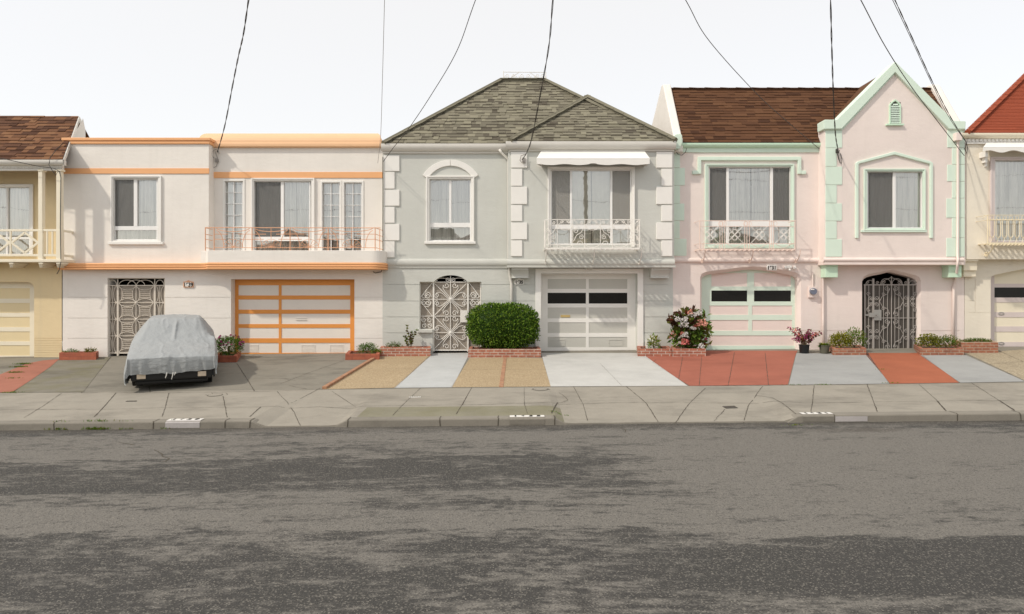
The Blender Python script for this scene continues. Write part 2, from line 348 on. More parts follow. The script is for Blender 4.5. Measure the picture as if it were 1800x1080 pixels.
M['metal'] = plain('galvanised_metal', (0.40,0.39,0.37), 0.4, 0.6); M['brass'] = plain('brass', (0.62,0.46,0.20), 0.4, 0.4); M['gauge'] = plain('meter_glass', (0.16,0.18,0.24), 0.15)
M['black'] = plain('black_paint', (0.02,0.02,0.02), 0.5); M['digit'] = plain('black_numerals', (0.018,0.016,0.014), 0.7)
M['soil'] = plain('soil', (0.06,0.045,0.03), 0.95); M['conc'] = concrete('sidewalk_concrete', (0.315,0.29,0.245), 0.7); M['kerb'] = concrete('kerb_concrete', (0.245,0.225,0.19), 0.7)
M['drive_dark'] = concrete('stained_concrete', (0.215,0.20,0.165), 0.9, 0.6); M['drive'] = concrete('driveway_concrete', (0.235,0.218,0.182), 0.95)
M['moss'] = concrete('mossy_concrete', (0.245,0.23,0.17), 0.45, 0.4); M['joint'] = plain('joint_gap', (0.085,0.073,0.056), 0.95)
M['drive_grey'] = concrete('pale_grey_painted_concrete', (0.525,0.52,0.495), 0.3, sc=0.7); M['drive_blue'] = concrete('blue_grey_painted_concrete', (0.345,0.348,0.34), 0.32, sc=0.7)
M['drive_red'] = concrete('red_painted_concrete', (0.36,0.125,0.085), 0.42, sc=0.8); M['path_red'] = concrete('orange_red_concrete', (0.375,0.122,0.066), 0.25, sc=0.8); M['path_pale'] = concrete('pale_blue_painted_concrete', (0.47,0.48,0.475), 0.2, sc=0.9); M['strip_red'] = concrete('worn_red_concrete', (0.36,0.15,0.105), 0.4)
M['agg'] = aggregate('tan_aggregate', (0.455,0.345,0.205), (0.26,0.18,0.10), (0.70,0.58,0.40), 48); M['agg2'] = aggregate('pebble_aggregate', (0.42,0.35,0.24), (0.20,0.16,0.11), (0.66,0.58,0.43), 30)
M['brick'] = brick('brick', (0.44,0.165,0.10), (0.34,0.12,0.075), (0.55,0.47,0.40)); M['brick_old'] = brick('old_brick', (0.40,0.155,0.085), (0.30,0.115,0.07), (0.40,0.31,0.23)); M['brick_red'] = brick('painted_brick', (0.40,0.115,0.06), (0.35,0.10,0.055), (0.30,0.09,0.055), 0.3, 0.09, 0.005)
M['brick_strip'] = brick('brick_edging', (0.42,0.22,0.12), (0.36,0.18,0.10), (0.45,0.36,0.28), 0.2, 0.5, 0.008); M['asphalt'] = asphalt('asphalt')
M['cover'] = None
M['kpaint'] = concrete('kerb_white_paint', (0.72,0.70,0.66), 0.25); M['kpaint_old'] = concrete('worn_kerb_paint', (0.47,0.44,0.43), 0.6)
def shset(pre, cs): return [plain(f'{pre}_shade_{"abcdefg"[i]}', c, 0.92, spec=0.15) for i, c in enumerate(cs)]
SH_GREY = shset('grey_shingle', [(0.205,0.188,0.14),(0.18,0.163,0.12),(0.148,0.134,0.10),(0.235,0.217,0.158),(0.192,0.177,0.13),(0.10,0.087,0.066)])
SH_BROWN = shset('brown_shingle', [(0.175,0.085,0.045),(0.145,0.070,0.038),(0.112,0.055,0.033),(0.205,0.105,0.055),(0.08,0.038,0.023)])
SH_BROWN2 = shset('dark_brown_shingle', [(0.118,0.056,0.029),(0.108,0.051,0.027),(0.096,0.045,0.024),(0.128,0.062,0.032),(0.065,0.03,0.017)])
SH_RED = shset('red_shingle', [(0.30,0.072,0.036),(0.285,0.068,0.034),(0.27,0.064,0.032)])

# ------------------------------------------------------------------ ground
mb = MB(); mb.quad((-300,-300,-3.03),(300,-300,2.97),(300,300,2.97),(-300,300,-3.03))
struct(mb.build('ground', M['drive']))
mb = MB(); xs = [-60,-30]+[-16+i for i in range(33)]+[30,60]
for a, b in zip(xs, xs[1:]): mb.quad((a,-3,GR*a),(b,-3,GR*b),(b,9.64,GR*b),(a,9.64,GR*a))
# cracks in the asphalt belong to its surface
def ribbon(m_, pts, wd, mi, dz=0.004, jit=0.0):
    q = [G(a, b) for a, b in pts]; fine = []
    for a, b in zip(q, q[1:]):
        n = max(1, int((b-a).length/0.07)); fine += [a.lerp(b, i/n) for i in range(n)]
    fine.append(q[-1]); L = []; Rr = []
    for i, p in enumerate(fine):
        d = fine[min(i+1,len(fine)-1)]-fine[max(0,i-1)]; d.z = 0; d.normalize(); nn = Vector((-d.y, d.x, 0))
        p = p+nn*R.uniform(-jit, jit)
        ww = wd*0.72*(1+R.uniform(-0.55,0.45)*(1 if jit else 0.3))
        a, b = p+nn*ww/2, p-nn*ww/2
        L.append((a.x,a.y,zfun(a.x,a.y)+dz)); Rr.append((b.x,b.y,zfun(b.x,b.y)+dz))
    for i in range(len(L)-1): m_.quad(L[i], Rr[i], Rr[i+1], L[i+1], mi)
for pts in ([(271,792),(283,797),(288,803),(296,807),(290,812),(277,813)], [(208,778),(222,780),(237,783)], [(1090,752),(1098,756),(1099,761)]):
    ribbon(mb, pts, 0.018, 1, 0.004, 0.012)
struct(mb.build('road', [M['asphalt'], M['joint']], recalc=False))

mb = MB(); nx = 260; ny = 12; x0, x1 = -17.0, 17.0
y_moss = 10.28
ys = [9.62, 9.78]+[9.78+(12.1-9.78)*i/10 for i in range(1, 11)]
gx = [lerp(x0, x1, i/nx) for i in range(nx+1)]
mb.v += [(x, y, zfun(x, y)) for y in ys for x in gx]
ma, mz = X(636, 10.2), X(978, 10.2)
for j in range(len(ys)-1):
    for i in range(nx):
        k = j*(nx+1)+i; mb.f.append((k, k+1, k+nx+2, k+nx+1))
        mb.m.append(2 if (ys[j] < 10.4 and ma < gx[i] < mz) else 0)
for i in range(nx): mb.quad((gx[i],9.62,-0.3),(gx[i+1],9.62,-0.3),(gx[i+1],9.62,zfun(gx[i+1],9.62)),(gx[i],9.62,zfun(gx[i],9.62)))
J = mb
for pts, wd in [
  ([(20,690),(150,690.5),(300,691),(420,689),(485,688),(560,685),(640,684),(700,682.5),(790,681.5),(900,680.5),(968,680),(1100,679.5),(1210,679),(1388,678),(1560,675.5),(1690,673),(1800,671.5)], 0.014),
  ([(0,721),(100,720),(200,720),(292,717),(400,716.5),(455,716),(560,715.5),(640,714.5),(760,713),(860,711.5),(978,710.5),(1060,709),(1130,708),(1260,709),(1330,709.5),(1430,709),(1520,707.5),(1650,705.5),(1800,704)], 0.012),
  ([(108,692),(76,714),(42,735)], 0.010), ([(204,691),(186,712),(166,733)], 0.018), ([(297,691),(291,715),(285,733)], 0.014),
  ([(392,697),(396,716),(399,734)], 0.016), ([(487,688),(497,700),(508,712),(517,725),(528,749)], 0.014), ([(563,683),(512,709)], 0.014), ([(583,688),(625,715)], 0.012),
  ([(740,682),(708,712),(690,731)], 0.010), ([(829,682),(813,711),(802,728)], 0.016), ([(921,682),(922,711),(927,728)], 0.008),
  ([(458,716),(439,733)], 0.02), ([(980,708),(969,727)], 0.02), ([(1008,680),(1025,711),(1033,740)], 0.011), ([(1101,680),(1135,708),(1157,742)], 0.016),
  ([(1240,683),(1212,709),(1188,743)], 0.013), ([(1341,679),(1328,697),(1316,712),(1307,744)], 0.013), ([(1330,696),(1358,700),(1375,709),(1399,728)], 0.015),
  ([(1431,678),(1428,708),(1425,728)], 0.014), ([(1524,676),(1536,708),(1542,724)], 0.016), ([(1615,676),(1648,705),(1662,722)], 0.010), ([(1707,673),(1757,705),(1784,723)], 0.012), ([(1648,706),(1663,723)], 0.03), ([(1757,705),(1784,722)], 0.03)]:
    ribbon(J, pts, wd, 1, 0.004, 0.004)
for pts in ([(361,694),(367,697),(378,698),(372,691),(397,691),(399,695)], [(982,691),(994,698),(998,705),(980,709)], [(934,686),(942,684),(952,683),(962,684),(967,686)], [(1255,741),(1262,733),(1275,720)]):
    ribbon(J, pts, 0.010, 1, 0.0045, 0.01)
struct(mb.build('sidewalk', [M['conc'], M['joint'], M['moss']], recalc=False))
# kerb: stones with a rounded top, dropping into the aprons
mb = MB(); prof = [(9.588,-0.03),(9.594,0.085),(9.603,0.101),(9.622,0.107),(9.77,0.111)]
cuts = [X(p, 9.6) for p in (95, 270, 396, 440, 612, 773, 876, 975, 1466, 1682, 1793)]
prev = None
for i in range(nx*2+1):
    x = lerp(x0, x1, i/(nx*2)); k = 1-apron(x)
    row = [(x, yy, GR*x+(zz if zz < 0 else lerp(0.0, zz, k)+(0.004 if k > 0.02 else -0.03))) for yy, zz in prof]
    if prev: 
        n = len(mb.v); mb.v += prev+row
        for q in range(4): mb.f.append((n+q, n+5+q, n+6+q, n+1+q)); mb.m.append(0)
    prev = row
for c in cuts:
    k = 1-apron(c)
    if k < 0.3: continue
    pts = []; 
    for yy, zz in prof: pts.append((yy-0.004, GR*c+zz+0.007))
    for (ya, za), (yb, zb) in zip(pts, pts[1:]):
        o1 = R.uniform(-.012,.012); mb.quad((c-0.006+o1,ya,za),(c+0.006+o1,ya,za),(c+0.007,yb,zb),(c-0.007,yb,zb), 1)
struct(mb.build('kerb', [M['kerb'], M['joint']], recalc=False))

# forecourt slabs between sidewalk and houses
mb = MB(); mb.quad((-21,12.1,zfun(-21,12.1)),(21,12.1,zfun(21,12.1)),(21,17.6,zfun(21,17.6)),(-21,17.6,zfun(-21,17.6)))
for pts, wd in [([(195,628),(168,660),(143,691)], 0.02), ([(416,639),(432,663),(447,688)], 0.02), ([(605,634),(545,655),(493,675)], 0.013), ([(434,665),(500,666),(520,670)], 0.01), ([(105,650),(118,662),(108,670),(92,682)], 0.01), ([(262,679),(264,690)],0.018), ([(508,678),(525,682),(540,684)],0.014)]:
    ribbon(mb, pts, wd, 1, 0.004, 0.006)
struct(mb.build('forecourt', [M['drive'], M['joint']], recalc=False))
def slab(name, pts, m, joints=(), lift=0.005, jw=0.012):
    q = [G(a, b) for a, b in pts]; mb = MB()
    q = [Vector((p.x, max(12.1, p.y), 0)) for p in q]
    vs = [(p.x, p.y, zfun(p.x, max(12.1001,p.y))+lift) for p in q]
    mb.add(vs, [tuple(range(len(vs)))])
    for j in joints: ribbon(mb, j, jw, 1, lift+0.004, 0.004)
    return struct(mb.build(name, [m, M['joint']], recalc=False))
slab('driveway', [(104,631),(193,629),(143,690.5),(22,691)], M['drive_dark'])
slab('path', [(47,640),(75,634.5),(104,632),(88,646),(56,668),(18,691.5),(-60,697),(-60,684)], M['strip_red'], lift=0.009)
slab('forecourt_bed', [(668,625),(757,626),(695,682.3),(572,685)], M['agg'], [[(640,649),(730,649.5)]])
slab('path', [(759,618),(826,618),(795,681.5),(693,682.5)], M['path_pale'])
slab('forecourt_bed', [(827,628),(953,630),(968,680.2),(793,681.5)], M['agg'], [[(813,650),(960,651)]])
slab('driveway', [(951,621),(1126,621),(1140,630),(1209,679),(968,680)], M['drive_grey'], [[(1055,640),(1093,679)]], jw=0.006)
slab('driveway', [(1128,626),(1178,622),(1234,617),(1402,617),(1398,626),(1387,678),(1212,679)], M['drive_red'], [[(1153,633),(1148,638)],[(1200,628),(1193,667)],[(1234,622),(1229,678)],[(1291,620),(1280,678)],[(1345,622),(1351,678)]])
slab('forecourt_bed', [(1400,621.5),(1526,622),(1563,675.2),(1389,678)], M['drive_blue'])
slab('path', [(1519,621),(1616,621),(1686,673.3),(1565,675.2)], M['path_red'])
slab('forecourt_bed', [(1617,624.5),(1698,625),(1802,671.3),(1688,673.3)], M['drive_blue'])
slab('forecourt_bed', [(1699,622),(1860,600),(1960,668),(1805,671)], M['agg2'], [[(1757,618),(1806,640)],[(1738,641),(1790,637),(1830,635)]])
def edging(name, a, b, wpx):
    p, q = G(*a), G(*b); d = (q-p); nn = Vector((-d.y, d.x, 0)).normalized()*0.04; mb = MB()
    top = 0.045
    for s1, s2 in ((p, q),):
        c = [s1+nn, s1-nn, s2-nn, s2+nn]
        lo = [(v.x, v.y, zfun(v.x, max(12.1,v.y))-0.05) for v in c]; hi = [(v.x, v.y, zfun(v.x, max(12.1,v.y))+wpx) for v in c]
        mb.add(lo+hi, [(4,5,6,7),(0,1,5,4),(1,2,6,5),(2,3,7,6),(3,0,4,7)])
    return tag(mb.build(name, M['brick_strip']), *{0.05: ('low red brick edging between concrete driveway and tan gravel bed', 'brick edging'), 0.012: ('flush brick strip splitting the gravel bed in front of round bush', 'brick edging')}[wpx])
edging('brick_edging', (667,626), (570,684.5), 0.05)
edging('brick_edging', (888,629), (881,681), 0.012)

# ------------------------------------------------------------------ shingle roofs
def clip(poly, a, b, c):       # keep a*u+b*v+c >= 0
    out = []
    for i, p in enumerate(poly):
        q = poly[(i+1)%len(poly)]; dp = a*p[0]+b*p[1]+c; dq = a*q[0]+b*q[1]+c
        if dp >= 0: out.append(p)
        if (dp >= 0) != (dq >= 0):
            t = dp/(dp-dq); out.append((lerp(p[0],q[0],t), lerp(p[1],q[1],t)))
    return out
def shingles(mb, corners, course, wmin, wmax, nm, jump=0.012, dark=0.4):
    """corners: planar convex polygon, first two points along the eave"""
    A = corners[0]; U = (corners[1]-corners[0]).normalized(); Nn = U.cross(corners[2]-corners[0]).normalized(); V = Nn.cross(U)
    if Nn.z < 0: Nn = -Nn
    if V.z < 0: V = -V
    poly = [((c-A).dot(U), (c-A).dot(V)) for c in corners]
    area = sum(poly[i][0]*poly[(i+1)%len(poly)][1]-poly[(i+1)%len(poly)][0]*poly[i][1] for i in range(len(poly)))
    if area < 0: poly = poly[::-1]
    us = [p[0] for p in poly]; vs = [p[1] for p in poly]
    mb.add([A+U*u+V*v for u, v in poly], [tuple(range(len(poly)))], 0)
    v = min(vs); r = 0
    while v < max(vs):
        u = min(us)-R.uniform(0, wmax)
        while u < max(us):
            wd = R.uniform(wmin, wmax); q = [(u,v),(u+wd,v),(u+wd,v+course*1.02),(u,v+course*1.02)]
            for i in range(len(poly)):
                (a0,b0),(a1,b1) = poly[i], poly[(i+1)%len(poly)]
                q = clip(q, -(b1-b0), (a1-a0), (b1-b0)*a0-(a1-a0)*b0)
                if len(q) < 3: break
            if len(q) >= 3:
                lift = R.choice([0.006, 0.008, 0.006+jump]); n = len(q)
                top = [A+U*a+V*b+Nn*(lift+0.010*(1-(b-v)/course)) for a, b in q]; bot = [A+U*a+V*b for a, b in q]
                mb.add(top+bot, [tuple(range(n))]+[(i,(i+1)%n,(i+1)%n+n,i+n) for i in range(n)], R.choices(range(nm), [3]*(nm-1)+[1])[0])
                if jump > 0 and R.random() < dark:
                    sq = clip(q, 0, 1, -(v+course*0.78))  # dark strip paints the shadow line below the next course, like a printed band
                    if len(sq) >= 3: mb.add([A+U*a+V*b+Nn*(lift+0.0125) for a, b in sq], [tuple(range(len(sq)))], nm-1)
            u += wd
        v += course; r += 1
    return Nn
def capline(mb, a, b, r=0.07, mi=0, seg=0.22):
    mb.tube([a-Vector((0,0,0.02)), b-Vector((0,0,0.02))], r*0.8, 6, mi); d = b-a; n = max(1, int(d.length/seg)); d = d/n
    for i in range(n):
        p = a+d*i; q = p+d*1.1; s_ = d.cross(Vector((0,0,1))).normalized()*r*1.2
        up = Vector((0,0,1))*0.025; k = Vector((0,0,0.012*(i%2)))
        mb.add([p+s_+k, p+up*1.6+k, p-s_+k, q+s_, q+up*1.6, q-s_], [(0,1,4,3),(1,2,5,4)], R.choice([0,0,1]) if mi == 0 else mi)

# ------------------------------------------------------------------ house parts
def sash(parent, outer, yf, fw, bars, panes, curtain=None, sill=None, mat='frame', cmat='curtain', screens=(), fold=0.05, smat='screen'):
    """window = frame ring + bars; children: pane, curtain, insect_screen, sill"""
    a, t, b, u = outer; mb = MB()
    for q in ((a,t,b,t+fw),(a,u-fw,b,u),(a,t+fw,a+fw,u-fw),(b-fw,t+fw,b,u-fw)): mb.pbox(*q, yf, yf+0.09)
    for i, q in enumerate(bars): mb.pbox(*q, yf+0.005+0.003*i, yf+0.070+0.001*i)
    wdw = mb.build('window', M[mat], parent, bev=0.004)
    for q in panes: 
        pb = MB(); z0, z1, xa, xb = Z(q[3],yf)-.012, Z(q[1],yf)+.012, X(q[0],yf)-.012, X(q[2],yf)+.012
        tl = R.uniform(-0.004,0.004); tv = R.uniform(-0.004,0.004); yy = yf+0.045
        pb.quad((xa,yy+tl,z0),(xb,yy-tl,z0),(xb,yy-tl+tv,z1),(xa,yy+tl+tv,z1)); pb.build('pane', M['glass'], wdw, recalc=False)
    for q in screens:
        pb = MB(); pb.box(X(q[0],yf)+.002, X(q[2],yf)-.002, yf+0.018, yf+0.022, Z(q[3],yf)+.002, Z(q[1],yf)-.002); pb.build('insect_screen', M[smat], wdw)
    if curtain:
        xa, xb, z0, z1 = X(a,yf), X(b,yf), Z(u,yf), Z(t,yf)
        cs = curtain if isinstance(curtain, list) else [(0.0, 1.0)]
        for c0, c1 in cs:
            cb = MB(); n = max(24, int((xb-xa)*(c1-c0)/0.014)); m_ = 6; ph = R.uniform(0,6)
            for k in range(m_+1):
                for i in range(n+1):
                    uu = lerp(xa+(xb-xa)*c0, xa+(xb-xa)*c1, i/n); v = k/m_
                    amp = fold*(0.5+0.5*v*0.4+0.4*noise.noise(Vector((uu*3,ph,0))))
                    yy = yf+0.12+amp*math.sin(uu*52+ph+3.2*noise.noise(Vector((uu*2.6,ph,v*0.5))))*(0.6+0.8*noise.noise(Vector((uu*3.1,1,v*.6))))
                    cb.v.append((uu+0.01*math.sin(v*3+uu*9), yy, lerp(z1, z0, v)))
            for k in range(m_):
                for i in range(n): cb.f.append((k*(n+1)+i, k*(n+1)+i+1, (k+1)*(n+1)+i+1, (k+1)*(n+1)+i)); cb.m.append(0)
            cb.build('curtain', M[cmat], wdw, smooth=True, recalc=False)
    if sill: 
        sb = MB(); sb.pbox(*sill[:4], yf-sill[4], yf+0.02); sb.build('sill', M[sill[5]], wdw, bev=0.006)
    return wdw
def casing(parent, outer, inner, yf, yb, m, name='window_casing', bottom=True, step=True):
    a, t, b, u = outer; c, s_, d, v = inner; mb = MB()
    mb.pband([(a,u),(a,t),(b,t),(b,u)], [(c,v),(c,s_),(d,s_),(d,v)], yf, yb, 0, closed=bottom)
    if step:
        k = 0.45; e = (lerp(a,c,k), lerp(t,s_,k), lerp(b,d,k), lerp(u,v,k))
        mb.pband([(a,u),(a,t),(b,t),(b,u)], [(e[0],e[3]),(e[0],e[1]),(e[2],e[1]),(e[2],e[3])], yf-0.022, yf, 0, closed=bottom)
    return mb.build(name, M[m], parent, bev=0.004)
def shell(mb, px0, px1, ytop, yf=F, depth=10.0):
    x0, x1, z1 = X(px0)+0.006, X(px1)-0.006, Z(ytop); z0 = zfun(0, 17)-0.4; y1 = yf+depth; ya = F+0.42
    mb.quad((x0,ya,z0),(x0,y1,z0),(x0,y1,z1),(x0,ya,z1)); mb.quad((x1,ya,z0),(x1,y1,z0),(x1,y1,z1),(x1,ya,z1))
    mb.quad((x0,y1,z0),(x1,y1,z0),(x1,y1,z1),(x0,y1,z1)); mb.quad((x0,ya,z1),(x1,ya,z1),(x1,y1,z1),(x0,y1,z1))
    zf = Z(470); mb.quad((x0,F+0.02,zf),(x1,F+0.02,zf),(x1,y1,zf),(x0,y1,zf))
def halfround(mb, px0, px1, py0, py1, yf, proud, mi=0, n=8, ends=True):
    x0, x1 = X(px0, yf-proud), X(px1, yf-proud); zc = Z((py0+py1)/2, yf-proud); h = abs(Z(py0, yf)-Z(py1, yf))/2
    mb.add([(x, yf-proud*math.sin(math.pi*k/n), zc+h*math.cos(math.pi*k/n)) for x in (x0,x1) for k in range(n+1)],
           [(k,k+1,n+2+k,n+1+k) for k in range(n)]+[tuple(range(n+1)), tuple(range(2*n+1,n,-1))], mi)
def quoins(parent, blocks, yf, m, proud=0.035):
    for q in blocks: MB().pbox(*q, yf-proud, yf+0.01).build('quoin', M[m], parent, bev=0.006)
def bracket(mb, px, py0, py1, yf, proud, r=0.012, mi=0):
    p = [P(px,py0,yf-proud), P(px,py0,yf), P(px,py1,yf)]
    mb.tube([p[0],p[1]], r, 5, mi)
    z0, z1 = p[1].z, Z(py1,yf); x = p[1].x
    mb.tube([Vector((x, yf-proud*math.cos(a)*0.9, lerp(z0, z1, math.sin(a)))) for a in [i*math.pi/2/10 for i in range(11)]], r, 5, mi)
    mb.tube([Vector((x, yf-0.02-0.06*(1-math.cos(a)), z1+0.05*math.sin(a)+.02)) for a in [i*2*math.pi/10 for i in range(10)]], r, 5, mi)
def platefn(name_loc, label, rect, yf, txt, fm, bgm, gable=False):
    a, t, b, u = rect; t_ = thing('house_number_sign', P((a+b)/2, u, yf), label, 'house number')
    mb = MB(); pts = [(a,u),(a,t)]+([((a+b)/2-4,t-0.5),((a+b)/2,t-2.6),((a+b)/2+4,t-0.5)] if gable else [])+[(b,t),(b,u)]
    mb.ppoly(pts, yf-0.03, yf-0.001); mb.build('plate', M[fm], t_, bev=0.003)
    e = 1.5; mb = MB(); mb.pbox(a+e, t+e*0.9, b-e, u-e, yf-0.036, yf-0.029); mb.build('backing', M[bgm], t_)
    hgt = abs(Z(t+e*1.2,yf)-Z(u-e*1.2,yf)); textmb(txt, X((a+b)/2,yf-0.04), yf-0.039, Z(u-e*1.15,yf-0.04), hgt*1.42, sx=0.92, bold=0.006).build('numerals', M['digit'], t_, recalc=False)
    return t_

# ================================================================== WHITE HOUSE
wh = thing('white_house', (X(391), F, zfun(X(391), F)), 'white stucco house with orange bands, flat orange-capped parapet and wide balcony', 'house')
gz = -0.45
mb = MB(); x0, x1 = X(110), X(672.5)
gro = [(x0, Z(p+.5), x1, Z(p-.5), 0.014, False) for p in (523, 559.5, 595)]
mb.relief(x0, x1, gz, Z(470), F, gro+[(X(189), gz, X(290), Z(489), 0.4, True), (X(406), gz, X(623), Z(491), 0.3, True)])
mb.relief(x0, X(367), Z(470), Z(243), F, [(X(199), Z(423), X(278), Z(313), 0.3, True)])
yw = F+0.3
mb.relief(X(367), x1, Z(470), Z(245), yw, [(X(393,yw), Z(446,yw), X(429,yw), Z(316.5,yw), 0.25, True), (X(443,yw), Z(446,yw), X(550,yw), Z(314,yw), 0.25, True), (X(564,yw), Z(446,yw), X(599.5,yw), Z(318.5,yw), 0.25, True), (X(602.5,yw), Z(446,yw), X(638,yw), Z(318.5,yw), 0.25, True)])
mb.box(X(367)-0.3, X(367), F+0.001, yw+0.2, Z(462), Z(243)-0.001); mb.box(x1-0.12, x1-0.001, F+0.31, F+1, gz, Z(245)); mb.box(x0+0.002, x0+0.14, F+0.002, F+0.5, gz, Z(243)-0.002)
shell(mb, 110, 672.5, 262)
mb.build('wall', M['white_stucco'], wh, recalc=False)
mb = MB(); mb.pbox(107.5,242,369,247,F-0.07,F+0.28); mb.pbox(108.5,247,368,253,F-0.045,F+0.25); mb.build('parapet_cap', M['orange'], wh, bev=0.012)
mb = MB(); yq = yw-0.12
n = 8; rows_ = []
for i in range(n+1):
    a = i/n*math.pi/2; yy = yq+0.04+0.42*(1-math.cos(a)); ins = 10*(1-math.cos(a)); zt_ = lerp(Z(252,yq), Z(236,yq+0.46), math.sin(a)**0.85)
    rows_.append([(X(347+ins,yq)-0.0, yy, zt_), (X(670-ins*1.6,yq), yy, zt_)])
rows_.append([(rows_[-1][0][0], yw+0.9, rows_[-1][0][2]), (rows_[-1][1][0], yw+0.9, rows_[-1][1][2])])
for A_, B_ in zip(rows_, rows_[1:]): mb.quad(A_[0], A_[1], B_[1], B_[0])
mb.add([q_[0] for q_ in rows_]+[(rows_[0][0][0], yw+0.9, rows_[0][0][2])], [tuple(range(len(rows_)+1))]); mb.add([q_[1] for q_ in rows_]+[(rows_[0][1][0], yw+0.9, rows_[0][1][2])], [tuple(range(len(rows_)+1))])
mb.ppoly([(368,258.5),(368,250.5),(670.5,250.5),(670.5,258.5)], yq+0.02, yw+0.3); mb.build('parapet_cap', M['orange_cap'], wh, bev=0.03)
MB().pbox(110,296,367.3,305.5,F-0.02,F+0.01).build('belt_course', M['orange'], wh, bev=0.004)
MB().pbox(367,302.5,672,313,yw-0.02,yw+0.01).build('belt_course', M['orange'], wh, bev=0.004)
# balcony
def bpath(o=0.0):
    pts = [(X(352, F-0.25), F-0.22-o), (X(358, F-0.4), F-0.25-o)]
    cx = X(366, F-0.45)
    pts += [(lerp(X(358,F-0.4), cx, i/5), F-0.25-o-0.20*math.sin(i/5*math.pi/2)) for i in range(1,6)]
    xe = X(654, F-0.45); pts += [(xe, F-0.45-o)]
    rr = 0.30; pts += [(xe+(rr+o)*math.sin(a), F-0.45+rr-(rr+o)*math.cos(a)) for a in [i*math.pi/2/8 for i in range(1,9)]]
    pts += [(pts[-1][0], F+0.02)]; return pts
yb_ = F-0.45
mb = MB(); path = bpath(); zt, zb = Z(440.5,yb_), Z(462,yb_)
mb.zpoly(path+[(X(672), F+0.29), (X(367)+0.01, F+0.29), (X(367)+0.01, F-0.01), (path[0][0], F-0.01)], zb, zt)
bal = mb.build('balcony', M['white_stucco'], wh, bev=0.01)
mb = MB()
mb.zpoly(bpath(-0.04)+[(X(672), F+0.02), (X(110), F+0.02), (X(110), F-0.18)], Z(474,yb_)+0.004, Z(462,yb_)-0.002)
for k in range(3):
    zc = Z(464+4*k, yb_); mb.tube([(X(109.5,F-0.2), F-0.20, zc)]+[(x, y, zc) for x, y in bpath()], 0.033-0.003*k, 8)
mb.build('ribbed_cornice', M['orange'], wh, smooth=False)
mb = MB(); yr = yb_+0.06; r = 0.0085
q = lambda pts, rr=r: mb.ptube(pts, yr, rr)
q([(360.5,400.5),(669,401)], 0.011); q([(376,435.7),(660,435.7)]); 
for p in (361, 376.5, 443, 510, 543, 577, 659.5): q([(p,400),(p,441)], 0.013 if p not in (543,) else 0.008)
for a, b in ((376.5,443),(443,510),(510,577),(577,659.5)):
    c = (a+b)/2; q([(a,412),(c-9,412)]); q([(c+9,412),(b,412)]); q([(a,421),(c-13,421)]); q([(c+13,421),(b,421)])
    q(arc(c, 400.5, (b-a)/2-4, 7, 180, 360, 14)); q(arc(a+2, 436, 15, 31, 0, 82, 8)); q(arc(b-2, 436, 15, 31, 98, 180, 8))
    for an in range(15, 180, 25): q([(c,435), (c+16*math.cos(rad(an)), 435-13*math.sin(rad(an)))], 0.006)
    q(arc(c, 435, 17, 14, 0, 180, 12), 0.006)
    q([(c,401),(c,420)], 0.007)
xe = X(660,yr); 
for k, zz in enumerate((401, 412, 421, 435.7)): mb.tube([(xe, yr, Z(zz,yr)), (X(669,F), F+0.25, Z(zz,yr))], r, 5); mb.tube([(X(361,yr), yr, Z(zz,yr)), (X(361,yr), F, Z(zz,yr))], r, 5)
mb.tube([(lerp(xe,X(669,F),.6), lerp(yr,F+.25,.6), Z(401,yr)), (lerp(xe,X(669,F),.6), lerp(yr,F+.25,.6), Z(441,yr))], 0.011, 5)
mb.build('railing', M['coral'], bal)
# windows
casing(wh, (193.5,309,283,426), (199,313.5,277.5,423), F-0.025, F+0.01, 'white')
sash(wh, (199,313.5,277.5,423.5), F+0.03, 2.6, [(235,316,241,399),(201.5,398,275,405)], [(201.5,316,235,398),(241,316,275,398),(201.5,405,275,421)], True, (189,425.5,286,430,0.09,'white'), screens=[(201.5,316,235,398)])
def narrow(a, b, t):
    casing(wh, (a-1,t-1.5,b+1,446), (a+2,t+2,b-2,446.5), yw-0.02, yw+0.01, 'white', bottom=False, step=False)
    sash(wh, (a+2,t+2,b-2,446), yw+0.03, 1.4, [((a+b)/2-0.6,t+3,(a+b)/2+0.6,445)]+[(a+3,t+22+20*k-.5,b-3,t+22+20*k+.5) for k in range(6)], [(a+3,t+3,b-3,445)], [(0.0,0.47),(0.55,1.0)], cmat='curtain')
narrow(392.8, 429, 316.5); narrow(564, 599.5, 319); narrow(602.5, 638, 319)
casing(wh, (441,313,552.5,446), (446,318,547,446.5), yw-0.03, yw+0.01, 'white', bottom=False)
sash(wh, (445.5,317.5,546,446), yw+0.03, 2.6, [(493.5,320,498.8,417),(447,416.5,545,424)], [(448,320,493.5,417),(498.8,320,543.5,417),(448,424,543.5,444)], [(0.0,0.44),(0.44,0.72),(0.73,1.0)], screens=[(448,320,493.5,417)], fold=0.06)
